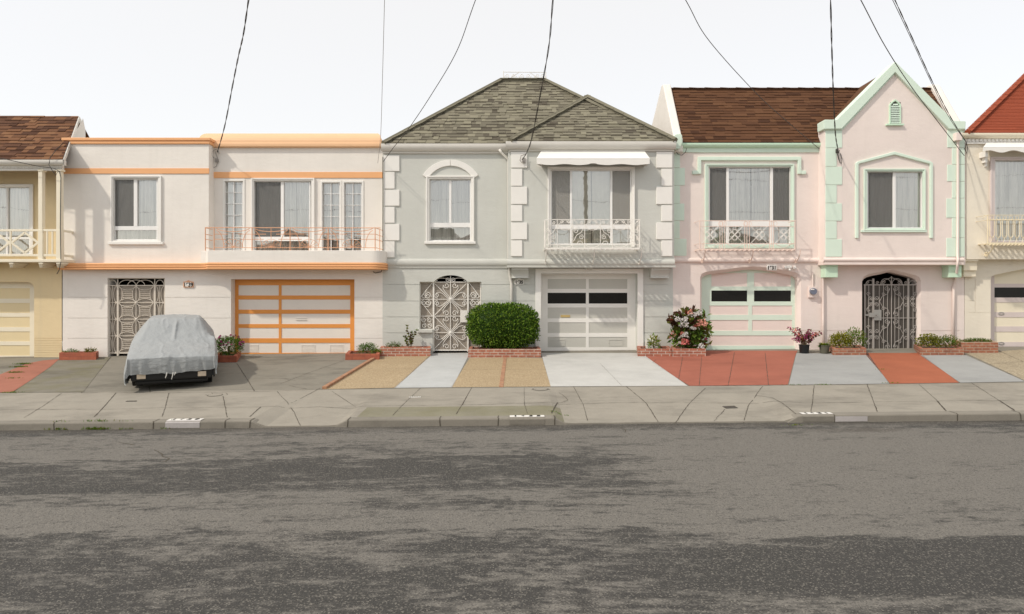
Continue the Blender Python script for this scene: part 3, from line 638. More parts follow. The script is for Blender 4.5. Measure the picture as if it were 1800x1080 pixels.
# garage door
yd = F+0.25
mb = MB(); mb.pbox(409,489,624,631,yd+0.02,yd+0.06)
gd = mb.build('garage_door', M['orange_dk'], wh)
rows = [(501.7,519.7),(526.7,544.7),(551.7,570),(576.7,595),(603,620.6)]; cols = [(419,490),(494.7,615.6)]
mb = MB(); mb.relief(X(412.5,yd), X(623.5,yd), Z(628.5,yd), Z(491,yd), yd, [(X(c0,yd), Z(r1,yd), X(c1,yd), Z(r0,yd), 0.019, True) for c0,c1 in cols for r0,r1 in rows])
mb.build('rail', M['orange_dk'], gd, recalc=False)
for c0,c1 in cols:
    for r0,r1 in rows: MB().pbox(c0-.1,r0-.1,c1+.1,r1+.1,yd+0.012,yd+0.018).build('panel', M['panel_white'], gd)
for a in (429.5, 529.5, 579.5):
    mb = MB(); mb.pband([(a,606),(a+24.5,606),(a+24.5,619),(a,619)], [(a+1.2,607.2),(a+23.3,607.2),(a+23.3,617.8),(a+1.2,617.8)], yd+0.004, yd+0.013, 0, True)
    for k in range(4): mb.pbox(a+2,608+2.5*k,a+22.5,609.2+2.5*k,yd+0.006,yd+0.013)
    mb.build('vent', M['panel_white'], gd)
mb = MB(); mb.pbox(520,559,539,560,yd-0.005,yd+0.013); mb.pbox(520,562.5,539,563.5,yd-0.005,yd+0.013); mb.build('mail_slot', M['ltgrey'], gd)
mb = MB(); mb.pbox(437,622.5,446.5,624.5,yd-0.02,yd+0.002); mb.build('handle', M['brass'], gd)
# entry gate
def gate_white():
    y = F+0.1; mb = MB()
    for a in (189.8, 289.2): mb.pbox(a-1,489,a+1,627,y-0.012,y+0.02)
    for a in (206.8, 271.8): mb.pbox(a-1.6,502,a+1.6,626,y-0.015,y+0.02); mb.pbox(a-0.7,489,a+0.7,502,y-0.0065,y+0.01)
    mb.pbox(189,489,290,490.4,y-0.008,y+0.018); mb.pbox(189,501.4,290,503,y-0.0105,y+0.017); mb.pbox(189,620,290,622,y-0.0105,y+0.017)
    g = mb.build('gate', M['iron_beige'], wh, bev=0.003)
    mb = MB(); q = lambda pts, rr=0.0085: mb.ptube(pts, y-0.004, rr)
    for row in range(4):
        t0 = 503+29.3*row; b0 = t0+29.3; c_ = (t0+b0)/2
        q([(189,b0),(290,b0)], 0.010)
        for (a, b) in ((208.5,239.3),(239.3,270.2)):
            q(arc((a+b)/2, t0, (b-a)/2-1, 7, 180, 360, 12)); q(arc((a+b)/2, b0, (b-a)/2-1, 7, 0, 180, 12))
            q(arc(a, c_, 6.5, 13.5, -85, 85, 12)); q(arc(b, c_, 6.5, 13.5, 95, 265, 12))
            for dy in (-5.5, -1.8, 1.8, 5.5): q([(a+6,c_+dy),(b-6,c_+dy)], 0.0075)
        for (a, b) in ((190.8,205.2),(273.4,288.2)):
            q(arc(a, c_, 5.2, 14, -88, 88, 12)); q(arc(b, c_, 5.2, 14, 92, 268, 12)); q([((a+b)/2,t0),((a+b)/2,b0)], 0.009)
    q([(239.3,502),(239.3,621)], 0.012)
    for row in range(1,4):
        p = P(239.3, 503+29.3*row, y-0.012); mb.add([p+Vector((0.035*math.cos(k*math.pi/4), 0, 0.035*math.sin(k*math.pi/4))) for k in range(8)]+[p+Vector((0,-0.02,0))], [(k,(k+1)%8,8) for k in range(8)])
    for c, rx in ((198,7),(224,15),(239.5,15),(255,15),(281,7)): q(arc(c, 502, rx, 9.5, 0, 180, 14))
    mb.build('scrollwork', M['iron_beige'], g)
    mb = MB(); mb.pbox(190,502.5,289,621,y+0.022,y+0.028); mb.build('security_mesh', M['mesh_taupe'], g)
    MB().pbox(188,484,292,640,F+1.2,F+1.25).build('entry_dark_panel', M['dark'], wh)  # near-black sheet in place of the unlit lobby behind the gate
gate_white()
platefn(None, 'small orange-framed house number 1639 on the white house', (322,495.5,339.5,505.5), F, '1639', 'coral', 'white', True)
mb = MB(); mb.tube([P(381,268,yw-.01)+Vector((0.09*math.cos(a), -0.06, 0.12*math.sin(a)-0.06)) for a in [k*2*math.pi/16 for k in range(14)]], 0.008, 5)
mb.tube([P(378,266,yw-0.05), P(384,283,yw-0.03), P(380,293,yw-0.03), P(372,297,yw-0.02), P(370,291,yw-.02)], 0.01, 5); mb.pbox(378,280,383,285,yw-0.05,yw); mb.build('cable_bracket', M['cable_lt'], wh)
mb = MB(); mb.ptube([(673,276),(673.2,330),(673,420),(673.5,470),(670,478),(660,480),(656,478)], F-0.06, 0.012); mb.build('cable_run', M['cable'], wh)

# ================================================================== GREY HOUSE
gh = thing('grey_house', (X(928), F, zfun(X(928), F)), 'grey stucco house with white quoins and a mottled shingle hip roof', 'house')
yB = F-0.35; x0, x1 = X(672.5), X(1183)
mb = MB()
gro = [(x0, Z(p+.5), x1, Z(p-.5), 0.014, False) for p in (500.5, 529.5, 557.5, 585.5)]
mb.relief(x0, x1, gz, Z(468), F, gro+[(X(737.5), Z(580), X(760.5), Z(495.6), 0.35, True), (X(824), gz, X(846), Z(495.6), 0.35, True), (X(760.5), gz, X(824), Z(483.5), 0.35, True), (X(951), gz, X(1121), Z(481), 0.32, True)])
# corners of the segmental arch
A = [(760.5,495.6)]+arc(792.2, 503, 31.7, 19, 157, 23, 14)+[(824,495.6)]
mb.poly([(X(a),Z(b)) for a,b in A]+[(X(824),Z(483.5)),(X(760.5),Z(483.5))], F, F+0.34)
mb.relief(x0, X(894), Z(468), Z(264), F, [(X(755), Z(424), X(828), Z(312), 0.3, True)])
xa, xb = X(893,yB), X(1185,yB)
mb.relief(xa, xb, Z(470,yB), Z(262,yB), yB, [(X(967,yB), Z(430,yB), X(1110,yB), Z(297,yB), 0.3, True)])
mb.quad((xa,yB,Z(470,yB)),(xa,F+0.01,Z(470,yB)),(xa,F+0.01,Z(262,yB)),(xa,yB,Z(262,yB))); mb.quad((xb,yB,Z(470,yB)),(xb,F+0.5,Z(470,yB)),(xb,F+0.5,Z(262,yB)),(xb,yB,Z(262,yB)))
mb.quad((xa,yB,Z(470,yB)),(xb,yB,Z(470,yB)),(xb,F+0.02,Z(470,yB)),(xa,F+0.02,Z(470,yB)))
mb.box(x1-0.12, x1-0.003, F+0.002, F+0.5, gz, Z(262)); mb.box(x0+0.003, x0+0.12, F+0.002, F+0.5, gz, Z(264)-0.002)
shell(mb, 672.5, 1183, 258)
mb.build('wall', M['grey_stucco'], gh, recalc=False)
# mouldings
mb = MB(); halfround(mb, 674, 892, 455, 469, F, 0.07); mb.pbox(674,468,892,471,F-0.03,F+0.01); mb.build('belt_course', M['grey'], gh)
mb = MB(); halfround(mb, 891, 1186.5, 456, 468, yB, 0.07); mb.box(xa-0.03, xb+0.03, yB-0.05, F-0.005, Z(470.5,yB), Z(467,yB)); mb.build('belt_course', M['grey'], gh)
for a, b in ((899,929),(1145,1177)):
    mb = MB(); yk = F-0.28; h0, h1 = Z(470,yB)-0.004, Z(489,yk); xa_, xb_ = X(a,yk), X(b,yk)
    pr = [(F-0.004,h0),(F-0.31,h0),(F-0.31,h0-0.07)]+[(F-0.29+0.09*math.sin(i/6*math.pi/2)-0.0, lerp(h0-0.07,h1+0.04,i/6)) for i in range(7)]+[(F-0.22,h1),(F-0.004,h1)]
    n = len(pr); mb.add([(xa_,y,z) for y,z in pr]+[(xb_,y,z) for y,z in pr], [tuple(range(n)), tuple(range(2*n-1,n-1,-1))]+[(i,(i+1)%n,(i+1)%n+n,i+n) for i in range(n)]); mb.build('corbel', M['grey'], gh)
cl = [(273,301,1),(302.5,332,0),(334,362,1),(364,392,0),(394,423,1),(424.5,453,0)]
quoins(gh, [(674.5,t,702 if k else 693.5,u) for t,u,k in cl], F, 'white')
cl = [(267,295,1),(297,327,0),(328.5,359,1),(361,389,0),(391.5,421,1),(423,450.5,0)]
quoins(gh, [(898.5,t,926.5 if k else 918,u) for t,u,k in cl], yB, 'white'); quoins(gh, [(1154 if k else 1163,t,1182,u) for t,u,k in cl], yB, 'white')
# window with hood arch
casing(gh, (748.5,309,833.5,427), (754.5,314.5,828,424), F-0.035, F+0.01, 'white')
o_ = arc(791.5, 341, 58, 60, 147, 33, 14); i_ = arc(791.5, 341, 47, 49.5, 147, 33, 14)
mb = MB(); mb.pband(o_[:8], i_[:8], F-0.04, F+0.01); mb.pband([(a+.5,b) for a,b in o_[7:]], [(a+.5,b) for a,b in i_[7:]], F-0.043, F+0.01); mb.build('hood_arch', M['white'], gh, bev=0.006)
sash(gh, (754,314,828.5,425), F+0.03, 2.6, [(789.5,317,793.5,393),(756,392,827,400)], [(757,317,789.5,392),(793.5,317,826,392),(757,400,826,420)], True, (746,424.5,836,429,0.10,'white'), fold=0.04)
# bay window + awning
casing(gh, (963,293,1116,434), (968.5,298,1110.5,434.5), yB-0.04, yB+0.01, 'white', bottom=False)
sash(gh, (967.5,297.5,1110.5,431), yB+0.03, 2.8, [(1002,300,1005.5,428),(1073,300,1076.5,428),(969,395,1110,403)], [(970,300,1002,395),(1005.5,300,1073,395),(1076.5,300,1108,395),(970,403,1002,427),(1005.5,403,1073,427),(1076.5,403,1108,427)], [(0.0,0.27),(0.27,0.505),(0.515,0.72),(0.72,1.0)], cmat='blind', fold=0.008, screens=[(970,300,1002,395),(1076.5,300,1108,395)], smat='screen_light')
mb = MB(); ya = yB-0.33
a = [P(962,265.5,yB-0.005), P(1118,265.5,yB-0.005), P(1142.5,279,ya), P(943,279,ya)]; a = [Vector((X(952,yB),yB-0.004,Z(263,yB-.1))), Vector((X(1132,yB),yB-0.004,Z(263,yB-.1))), P(1142.5,279,ya), P(943,279,ya)]
dn = Vector((0,0,-0.03)); mb.add(a+[p+dn for p in a], [(0,1,2,3),(7,6,5,4),(0,3,7,4),(1,5,6,2),(0,4,5,1)])
pts = []; 
for i in range(49):
    u = i/48; px = lerp(943.5,1142,u); ph = abs(u*4-2); wv = 0.9*math.cos(ph*2*math.pi)+ (1.2 if abs(u-0.5) < 0.035 else 0)
    pts.append((px, 289.5-wv))
mb.pband([(p,279.5) for p,_ in pts], pts, ya-0.006, ya+0.012)
for s_ in (943.5, 1142):
    p = P(s_,279,ya); q_ = Vector((X(952 if s_ < 1000 else 1132,yB), yB, Z(265,yB)))
    mb.add([p, p+Vector((0,0,-0.14)), Vector((q_.x, yB-.004, p.z-0.14)), q_], [(0,1,2,3)])
mb.build('awning', M['white'], gh)
# balcony railing (grey bay)
yf = yB-0.48
mb = MB(); xa_, xb_ = X(957.5,yf), X(1125.5,yf); zfl = Z(437.5,yf)
mb.box(xa_, xb_, yf, yf+0.02, zfl-0.02, zfl+0.03); mb.box(xa_, xa_+0.02, yf, yB-0.001, zfl-0.02, zfl+0.03); mb.box(xb_-0.02, xb_, yf, yB-0.001, zfl-0.02, zfl+0.03)
for k in range(17):
    xx = lerp(xa_+0.07, xb_-0.07, k/16); mb.box(xx-0.04, xx+0.04, yf+0.02, yB-0.06, zfl-0.006, zfl+0.006)
wb = mb.build('window_balcony', M['iron_white'], gh)
mb = MB(); q = lambda pts, rr=0.009: mb.ptube(pts, yf+0.01, rr)
q([(957.5,386.5),(1125.5,386.5)], 0.011); q([(958,396),(1125,396)], 0.006); q([(958,430.5),(1125,430.5)], 0.008)
for p in (958.5,1124.5): q([(p,386),(p,439)], 0.014)
for p in (979.7,1007,1028,1055.5,1076.5,1104): q([(p,387),(p,437)], 0.009)
for c, sg in ((968.5,1),(1017.5,1),(1066,-1),(1114,-1)):
    q(spiral(c-4.5*sg, 406, 4.5, 90 if sg > 0 else 90, 1.3*sg)); q(spiral(c+4*sg, 417, 4.5, 90, -1.3*sg)); q([(c-9*sg,424),(c-4*sg,414),(c+4*sg,409),(c+9*sg,400)]); q(arc(c+2*sg, 430, 5, 6, 0, 180, 8)); q(spiral(c+5*sg, 391.5, 3, 180, 1.2*sg)); q([(c-9*sg,387),(c-2*sg,394)])
for c in (993.5, 1041.7, 1090):
    q(arc(c, 397, 12, 8, 180, 360, 12)); q(arc(c, 430, 12, 5, 180, 360, 10)); q(spiral(c-6, 391, 3, 0, 1.2)); q(spiral(c+6, 391, 3, 180, -1.2)); q([(c-12,395),(c,387),(c+12,395)], 0.007)
for xx in (xa_+0.01, xb_-0.01):
    for zz in (386.5, 396, 430.5): mb.tube([(xx,yf+0.01,Z(zz,yf)),(xx,yB,Z(zz,yf))], 0.009, 5)
    mb.tube([(xx,yf+0.24,Z(386.5,yf)),(xx,yf+0.24,zfl)], 0.009, 5)
    for k, (yy, zz) in enumerate(((yf+0.12,402),(yf+0.12,418),(yf+0.36,402),(yf+0.36,418))):
        c = Vector((xx, yy, Z(zz,yf))); mb.tube([c+Vector((0, 0.06*lerp(1,.2,i/16)*math.cos(i*.5), 0.075*lerp(1,.2,i/16)*math.sin(i*.5))) for i in range(17)], 0.008, 5)
mb.build('railing', M['iron_white'], wb)
for p in (958.5, 1041.5, 1122.5):
    mb = MB(); bracket(mb, p, 439, 463, yB-0.03, 0.44, 0.013); mb.build('bracket', M['iron_white'], wb)
# gutters and roof
def gutter(parent, px0, px1, py0, py1, yf, proj, m, xl=None, xr=None):
    mb = MB(); yo = yf-proj; x_0, x_1 = X(px0,yo), X(px1,yo); z1, z0 = Z(py0,yo), Z(py1,yo); hh = z1-z0
    pr = [(yf,z1-0.01),(yf,z0)]+[(yf-proj*0.55-proj*0.45*math.sin(i/6*math.pi/2), z0+hh*0.75*(i/6)**1.3) for i in range(7)]+[(yo,z1),(yo+0.02,z1),(yo+0.02,z1-0.02)]
    n = len(pr); mb.add([(x_0,y,z) for y,z in pr]+[(x_1,y,z) for y,z in pr], [tuple(range(n)), tuple(range(2*n-1,n-1,-1))]+[(i,(i+1)%n,(i+1)%n+n,i+n) for i in range(n)])
    return mb.build('gutter', M[m], parent)
gutter(gh, 669.5, 893, 252.5, 264.5, F, 0.16, 'ltgrey'); gutter(gh, 889, 1189, 248.5, 261, yB, 0.16, 'ltgrey')
mb = MB(); mb.pbox(672.5,264,893,270,F-0.05,F+0.01); mb.build('frieze', M['ltgrey'], gh, bev=0.008)
mb = MB(); mb.pbox(895,260.5,1185,266,yB-0.05,yB+0.01); mb.build('frieze', M['ltgrey'], gh, bev=0.008)
def downspout(parent, pts, y, m, r=0.035):
    mb = MB(); mb.tube([P(a,b,y if len(q_) < 1 else q_[0]) for a,b,*q_ in pts], r, 8); return mb.build('downspout', M[m], parent, smooth=True)
downspout(gh, [(878,263,F-0.12),(881,268,F-0.12),(893,280,F-0.06),(894,286),(894,462),(894.5,466,F-0.12),(895.5,472,F-0.12),(896,482),(899,500),(899,618)], F-0.05, 'ltgrey')
EL = P(674,252.5,F-0.12); EM = P(892,252.5,F-0.12); yr_ = F+3.1
RL, RR = P(880,142,yr_), P(957,142,yr_)
# main front plane through EL, EM, RL
U = (EM-EL).normalized(); Nn = U.cross(RL-EL).normalized()
def onplane(px, py, o, n):
    d = P(px,py,1.0)-Vector((0,0,H)); c = Vector((0,0,H)); t_ = (o-c).dot(n)/d.dot(n); return c+d*t_
AP = onplane(1032, 172, EL, Nn); BE0 = P(896,248.5,yB-0.12); BE1 = P(1187,248.5,yB-0.12)
xR = X(1181)
ER = Vector((xR, EL.y, EL.z)); RRp = Vector((RR.x, RR.y, RL.z)); RLp = RL
mb = MB(); shingles(mb, [EL, ER, RRp, RLp], 0.185, 0.08, 0.30, 6, 0.014, 0.5)
Nb = shingles(mb, [BE0, BE1, AP], 0.185, 0.08, 0.30, 6, 0.014, 0.5)
bk = Vector((0, 6.4, 0)); BL, BR = EL+bk, ER+bk; rb = Vector((0,0.01,0))
mb.add([EL,RLp,BL], [(0,1,2)], 1); mb.add([ER,RRp,BR], [(0,1,2)], 1); mb.add([BL,RLp,RRp,BR], [(0,1,2,3)], 1)
mb.add([BE1, AP, ER+Vector((0,.6,0))], [(0,1,2)], 1); mb.add([BE0, AP, EM], [(0,1,2)], 1)
for a, b in ((EL,RLp),(RLp,RRp),(RRp,ER)): capline(mb, a+Vector((0,-0.02,0.02)), b+Vector((0,-0.02,0.02)), 0.10, 4)
for a, b in ((BE0,AP),(BE1,AP)): capline(mb, a+Vector((0,-0.03,0.03)), b+Vector((0,-0.03,0.03)), 0.10, 4)
grf = mb.build('roof', SH_GREY, gh, recalc=False)
mb = MB(); q = lambda pts, rr=0.010: mb.ptube(pts, yr_, rr)
q([(885,127),(957,127.5)]); q([(885,125),(885,142)], 0.012); q([(959.5,127),(959.5,142)], 0.012); q([(885,140.5),(959,140.5)])
for c, s_ in ((891,1),(903,-1),(917,1),(929,-1),(944,1),(954,-1)): q(spiral(c, 134, 4.5, 180 if s_ > 0 else 0, 1.4*s_))
q([(896,139),(902,134),(912,128)]); q([(932,128),(940,134),(948,139)])
mb.build('ridge_cresting', M['iron_white'], grf)
# garage
casing(gh, (941,472.5,1131,621), (951,481,1121,621.5), F-0.035, F+0.01, 'white', 'garage_casing', bottom=False, step=False)
MB().pbox(1029,467,1041,474,F-0.16,F-0.03).build('keystone', M['grey'], gh, bev=0.005)
yd = F+0.3
gd = MB().pbox(946,478,1124,622,yd+0.02,yd+0.05).build('garage_door', M['panel_grey'], gh)
rows = [(490.7,508),(515,534),(541,560),(567,586),(592.6,611)]; cols = [(962.7,1030),(1035,1102.7)]
mb = MB(); mb.relief(X(951,yd), X(1121,yd), Z(620.5,yd), Z(480,yd), yd, [(X(c0,yd), Z(r1,yd), X(c1,yd), Z(r0,yd), 0.019, True) for c0,c1 in cols for r0,r1 in rows]); mb.build('rail', M['white'], gd, recalc=False)
for j, (r0,r1) in enumerate(rows):
    for c0,c1 in cols: MB().pbox(c0-.1,r0-.1,c1+.1,r1+.1,yd+0.012,yd+0.018).build('window_pane' if j == 1 else 'panel', M['black_glass' if j == 1 else 'panel_grey'], gd)
for a in (968.5, 1070):
    MB().pband([(a,597),(a+25,597),(a+25,608.5),(a,608.5)], [(a+1.2,598.2),(a+23.8,598.2),(a+23.8,607.3),(a+1.2,607.3)], yd+0.003, yd+0.013, 0, True).build('vent', M['panel_grey'], gd)
MB().pbox(985.5,554,1002,558,yd-0.003,yd+0.013).build('mail_slot', M['brass'], gd)
# gate
def gate_grey():
    y = F+0.1; mb = MB()
    for a in (738.5, 844.8): mb.pbox(a-0.9,495.6,a+0.9,580 if a < 800 else 619,y-0.012,y+0.02)
    for a in (762, 822.5): mb.pbox(a-1.4,495.6,a+1.4,618.5,y-0.018,y+0.02)
    mb.pbox(737.5,495.6,846,497,y-0.01,y+0.018); mb.pbox(760.5,614.8,824,617,y-0.01,y+0.018); mb.pbox(738,578.3,762,580,y-0.01,y+0.018); mb.pbox(737.5,555.5,846,556.7,y-0.01,y+0.012)
    g = mb.build('gate', M['iron_white'], gh, bev=0.003)
    mb = MB(); q = lambda pts, rr=0.009: mb.ptube(pts, y-0.006, rr)
    q([(792,485),(792,616)], 0.012)
    for cy in (526.5, 585):
        q([(763,cy),(822,cy)])
        for sx in (-1, 1):
            for sy in (-1, 1):
                q([(792,cy),(792+sx*28,cy+sy*28)], 0.010)
                q([(792,cy),(792+sx*2,cy+sy*5),(792+sx*10,cy+sy*14),(792+sx*13.5,cy+sy*20),(792+sx*12.5,cy+sy*25)]+spiral(792+sx*7.3, cy+sy*24.5, 5, 0 if sx > 0 else 180, 1.2*sx*sy))
                q([(792,cy),(792+sx*5,cy+sy*2),(792+sx*14,cy+sy*10),(792+sx*20,cy+sy*12.5),(792+sx*25,cy+sy*11.5)]+spiral(792+sx*23.5, cy+sy*6.7, 4.8, 90*sy, -1.2*sx*sy))
        p = P(792, cy, y-0.02); mb.add([p+Vector((0.04*math.cos(k*math.pi/2), 0, 0.04*math.sin(k*math.pi/2))) for k in range(4)]+[p+Vector((0,-0.025,0))], [(k,(k+1)%4,4) for k in range(4)])
    for (a, b) in ((739.5,760.5),(824,844)):
        c = (a+b)/2; cy = 526.5; fl = b if a < 780 else a; s_ = -1 if a < 780 else 1
        q([(a,cy),(b,cy)])
        for sy in (-1, 1):
            q([(fl-s_*0,cy-sy*28) if False else ((a if s_ > 0 else b), cy-sy*30), ((b if s_ > 0 else a), cy-sy*4)], 0.009)
            q(spiral(c+s_*-2, cy+sy*6, 5, 90, 1.4*sy*s_)); q(spiral(c+s_*5, cy+sy*6, 5, 90, -1.4*sy*s_)); q(arc(c, cy+sy*4, 8, 9, 0 if sy < 0 else 180, 180 if sy < 0 else 360, 8))
        if a < 780:
            for u in (-5, 5):
                q(spiral(c+u, 562.5, 4.6, 90, 1.4)); q(spiral(c+u, 572.5, 4.6, 90, -1.4))
    q(arc(777, 497, 15, 8, 0, 180, 12)); q(arc(807, 497, 15, 8, 0, 180, 12)); q(spiral(787, 492.5, 4, 0, 1.4)); q(spiral(797, 492.5, 4, 180, -1.4)); q(spiral(766, 494, 2.5, 0, 1.2)); q(spiral(818, 494, 2.5, 180, -1.2))
    mb.build('scrollwork', M['iron_white'], g)
    mb = MB(); mb.pbox(738,496.5,846,580,y+0.022,y+0.028); mb.pbox(761,580.1,846,616,y+0.022,y+0.028); mb.build('security_mesh', M['mesh_taupe'], g)
    lk = MB().pbox(809,546,822,567,y-0.03,y+0.0).build('lock_plate', M['iron_white'], g, bev=0.004)
    mb = MB(); p = P(818.5,556.5,y-0.03); mb.tube([p, p+Vector((0,-0.05,0))], 0.022, 10); mb.build('knob', M['metal'], lk)
    MB().pbox(736,480,848,640,F+1.2,F+1.25).build('entry_dark_panel', M['dark'], gh)  # panel coloured black to give the darkness inside the entry
    mb = MB(); mb.pbox(733,579.5,760.5,585.5,F-0.09,F+0.08); mb.build('ledge', M['grey'], gh, bev=0.012)
gate_grey()
platefn(None, 'small white house number 1635 on grey house under the bay corbel', (904.5,491.5,920.5,500.5), F, '1635', 'white', 'white', True)
mb = MB(); mb.pbox(1137,600,1157,618,F-0.25,F-0.02); mb.pbox(1141,595.5,1153,600,F-0.18,F-0.03); mb.pbox(1144,591.5,1150,595.5,F-0.14,F-0.05); mb.build('utility_box', M['ltgrey'], gh, bev=0.008)
mb = MB(); p = P(921,284,yB-0.04); mb.pbox(918,278,924,286,yB-0.08,yB); mb.ptube([(917,286),(914,282),(916,274),(923,272)], yB-0.1, 0.01); mb.build('cable_bracket', M['cable_lt'], gh)

# ================================================================== PINK HOUSE
ph = thing('pink_house', (X(1440), F, zfun(X(1440), F)), 'pink stucco house with mint green trim, pointed gable and brown shingle roof', 'house')
yG = F-0.35; x0, x1 = X(1183), X(1695)
GA = [(1235,490),(1238,486.5),(1244,483.5),(1254,481.5),(1280,478.5),(1305,475),(1324,473.5),(1343,475),(1368,478.8),(1390,483),(1397,485),(1401.5,488.5),(1403.5,493)]
GT = [(1519,495),(1522,490.5),(1527,487.5),(1536,485),(1550,482.5),(1560,480),(1567,478.5),(1574,480),(1584,482.5),(1597,485.5),(1607,488.5),(1612,491.5),(1615,496)]
mb = MB()
mb.relief(x0, x1, gz, Z(462), F, [(x0, Z(582.5), x1, Z(581.3), 0.012, False), (X(1230.5), gz, X(1408), Z(468), 0.10, True), (X(1515.3), gz, X(1618.7), Z(473), 0.10, True)])
for A0, t_, cxa, hw, dx_ in ((GA,468,1319.25,84.25,4.5),(GT,473,1567,48,3.7)):
    A_ = [((a-cxa)*(hw+dx_)/hw+cxa, b-dx_-0.6) for a,b in A0]; A_ = [(A_[0][0], A_[0][1]+2)]+A_[1:-1]+[(A_[-1][0], A_[-1][1]+2)]
    s0 = [(A_[0][0],640)]+A_+[(A_[-1][0],640)]; s1 = [(A0[0][0],640)]+A0+[(A0[-1][0],640)]
    for i in range(len(s0)-1):
        q4 = [(X(s0[i][0]),F,Z(s0[i][1])),(X(s0[i+1][0]),F,Z(s0[i+1][1])),(X(s1[i+1][0]),F+0.1,Z(s1[i+1][1])),(X(s1[i][0]),F+0.1,Z(s1[i][1]))]; mb.quad(*q4)
        mb.quad(q4[3],q4[2],(q4[2][0],F+0.31,q4[2][2]),(q4[3][0],F+0.31,q4[3][2]))
    h_ = len(A_)//2
    for seg, cx_ in ((A_[:h_+1], A_[0][0]), (A_[h_:], A_[-1][0])):
        mb.poly([(X(a),Z(b)) for a,b in seg]+[(X(seg[-1][0]),Z(t_)), (X(seg[0][0]),Z(t_))] , F, F+0.099)
mb.relief(x0, X(1452), Z(462), Z(256), F, [(X(1245), Z(432), X(1392), Z(292), 0.3, True)])
xa, xb = X(1450,yG), X(1697,yG)
mb.relief(xa, xb, Z(466,yG), Z(226,yG), yG, [(X(1523,yG), Z(404.5,yG), X(1624,yG), Z(300,yG), 0.3, True)])
mb.poly([(xa,Z(226,yG)),(xb,Z(226,yG)),(X(1677,yG),Z(226,yG)),(X(1574,yG),Z(120,yG)),(X(1472,yG),Z(226,yG))][0:5], yG, yG+0.3)
mb.quad((xa,yG,Z(466,yG)),(xa,F+0.01,Z(466,yG)),(xa,F+0.01,Z(226,yG)),(xa,yG,Z(226,yG))); mb.quad((xb,yG,Z(466,yG)),(xb,F+1.2,Z(466,yG)),(xb,F+1.2,Z(226,yG)),(xb,yG,Z(226,yG)))
mb.quad((xa,yG,Z(466,yG)),(xb,yG,Z(466,yG)),(xb,F+0.02,Z(466,yG)),(xa,F+0.02,Z(466,yG))); mb.quad((xa,yG+.01,Z(228,yG)),(xb,yG+.01,Z(228,yG)),(xb,F+2,Z(228,yG)),(xa,F+2,Z(228,yG)))
mb.box(x1-0.12, x1-0.003, F+0.002, F+0.5, gz, Z(256)); mb.box(x0+0.003, x0+0.12, F+0.002, F+0.5, gz, Z(256)-0.002)
shell(mb, 1183, 1695, 252)
mb.build('wall', M['pink_stucco'], ph, recalc=False)
mb = MB(); halfround(mb, 1184, 1450, 453.5, 462.5, F, 0.06); mb.build('belt_course', M['pink'], ph)
mb = MB(); halfround(mb, 1448.5, 1695, 453, 461, yG, 0.07); mb.pbox(1449.5,459,1694,465.5,yG-0.04,F-0.004); mb.build('belt_course', M['pink'], ph)
for a, b in ((1450.5,1473.5),(1667,1691)):
    mb = MB(); yk = F-0.27; mb.pbox(a,463,b,468,yk-0.04,F-0.004); mb.pbox(a+0.6,468,b-0.6,488,yk,F-0.004); mb.build('corbel', M['green2'], ph, bev=0.008)
quoins(ph, [(1184,t,c,u) for t,u,c in [(270,295,1195.5),(295.6,326,1204),(326.5,357.7,1195.5),(358.2,388,1203),(388.6,419.6,1195),(420.2,450,1207)]], F, 'green', 0.015)
quoins(ph, [(1451.5,t,c,u) for t,u,c in [(229.5,260,1480.5),(260.7,292.5,1471),(293.2,325,1480.5),(325.7,357,1471),(357.7,388.5,1480),(389.2,420,1471),(420.7,451.5,1480)]], yG, 'green', 0.015)
quoins(ph, [(c,t,1696,u) for t,u,c in [(229,259.5,1665.5),(260.2,289,1674),(289.7,319,1665.5),(319.7,348.5,1674),(349.2,383,1664),(383.7,418,1674),(418.7,451.5,1664)]], yG, 'green', 0.015)
# gable coping
O = [(1448,212),(1450,210.5),(1471,210.5),(1574,108),(1677,212.5),(1697,213),(1698,215)]; I = [(1448.5,227),(1452,227),(1480,226.5),(1574,127),(1669,227),(1693,227),(1697.5,227)]
mb = MB(); mb.pband(O, I, yG-0.08, yG+0.28); O2 = [(a,lerp(b,d,0.78)) for (a,b),(c,d) in zip(O,I)]; I2 = [(a,d+2.6) for (a,b),(c,d) in zip(O,I)]
mb.pband([(a,b) for (a,b) in I], [(lerp(a,1574,0.012),b+2.3) for a,b in I], yG-0.035, yG+0.05); mb.build('gable_coping', M['green'], ph, bev=0.02)
mb = MB(); V = [(1564,217),(1564,184),(1568,179),(1574,174.5),(1580,179),(1584,184),(1584,217)]; Vi = [(1566,217),(1566,185.5),(1569.5,181),(1574,177.5),(1578.5,181),(1582,185.5),(1582,217)]
mb.pband(V, Vi, yG-0.04, yG+0.01); mb.pbox(1559,217.5,1589.5,220.3,yG-0.07,yG+0.01); lv = mb.build('louvre_vent', M['green2'], ph, bev=0.004)
MB().pbox(1565,180,1583,217.5,yG-0.006,yG-0.002).build('backing', M['dark'], lv)
for k in range(11):
    yy = 182.5+k*3.2; MB().add([P(1566 if k else 1569.5,yy+2.0,yG-0.035),P(1582 if k else 1578.5,yy+2.0,yG-0.035),P(1582 if k else 1578.5,yy,yG-0.008),P(1566 if k else 1569.5,yy,yG-0.008),P(1566 if k else 1569.5,yy+2.5,yG-0.035),P(1582 if k else 1578.5,yy+2.5,yG-0.035)], [(0,1,2,3),(0,1,5,4)]).build('slat', M['green'], lv)
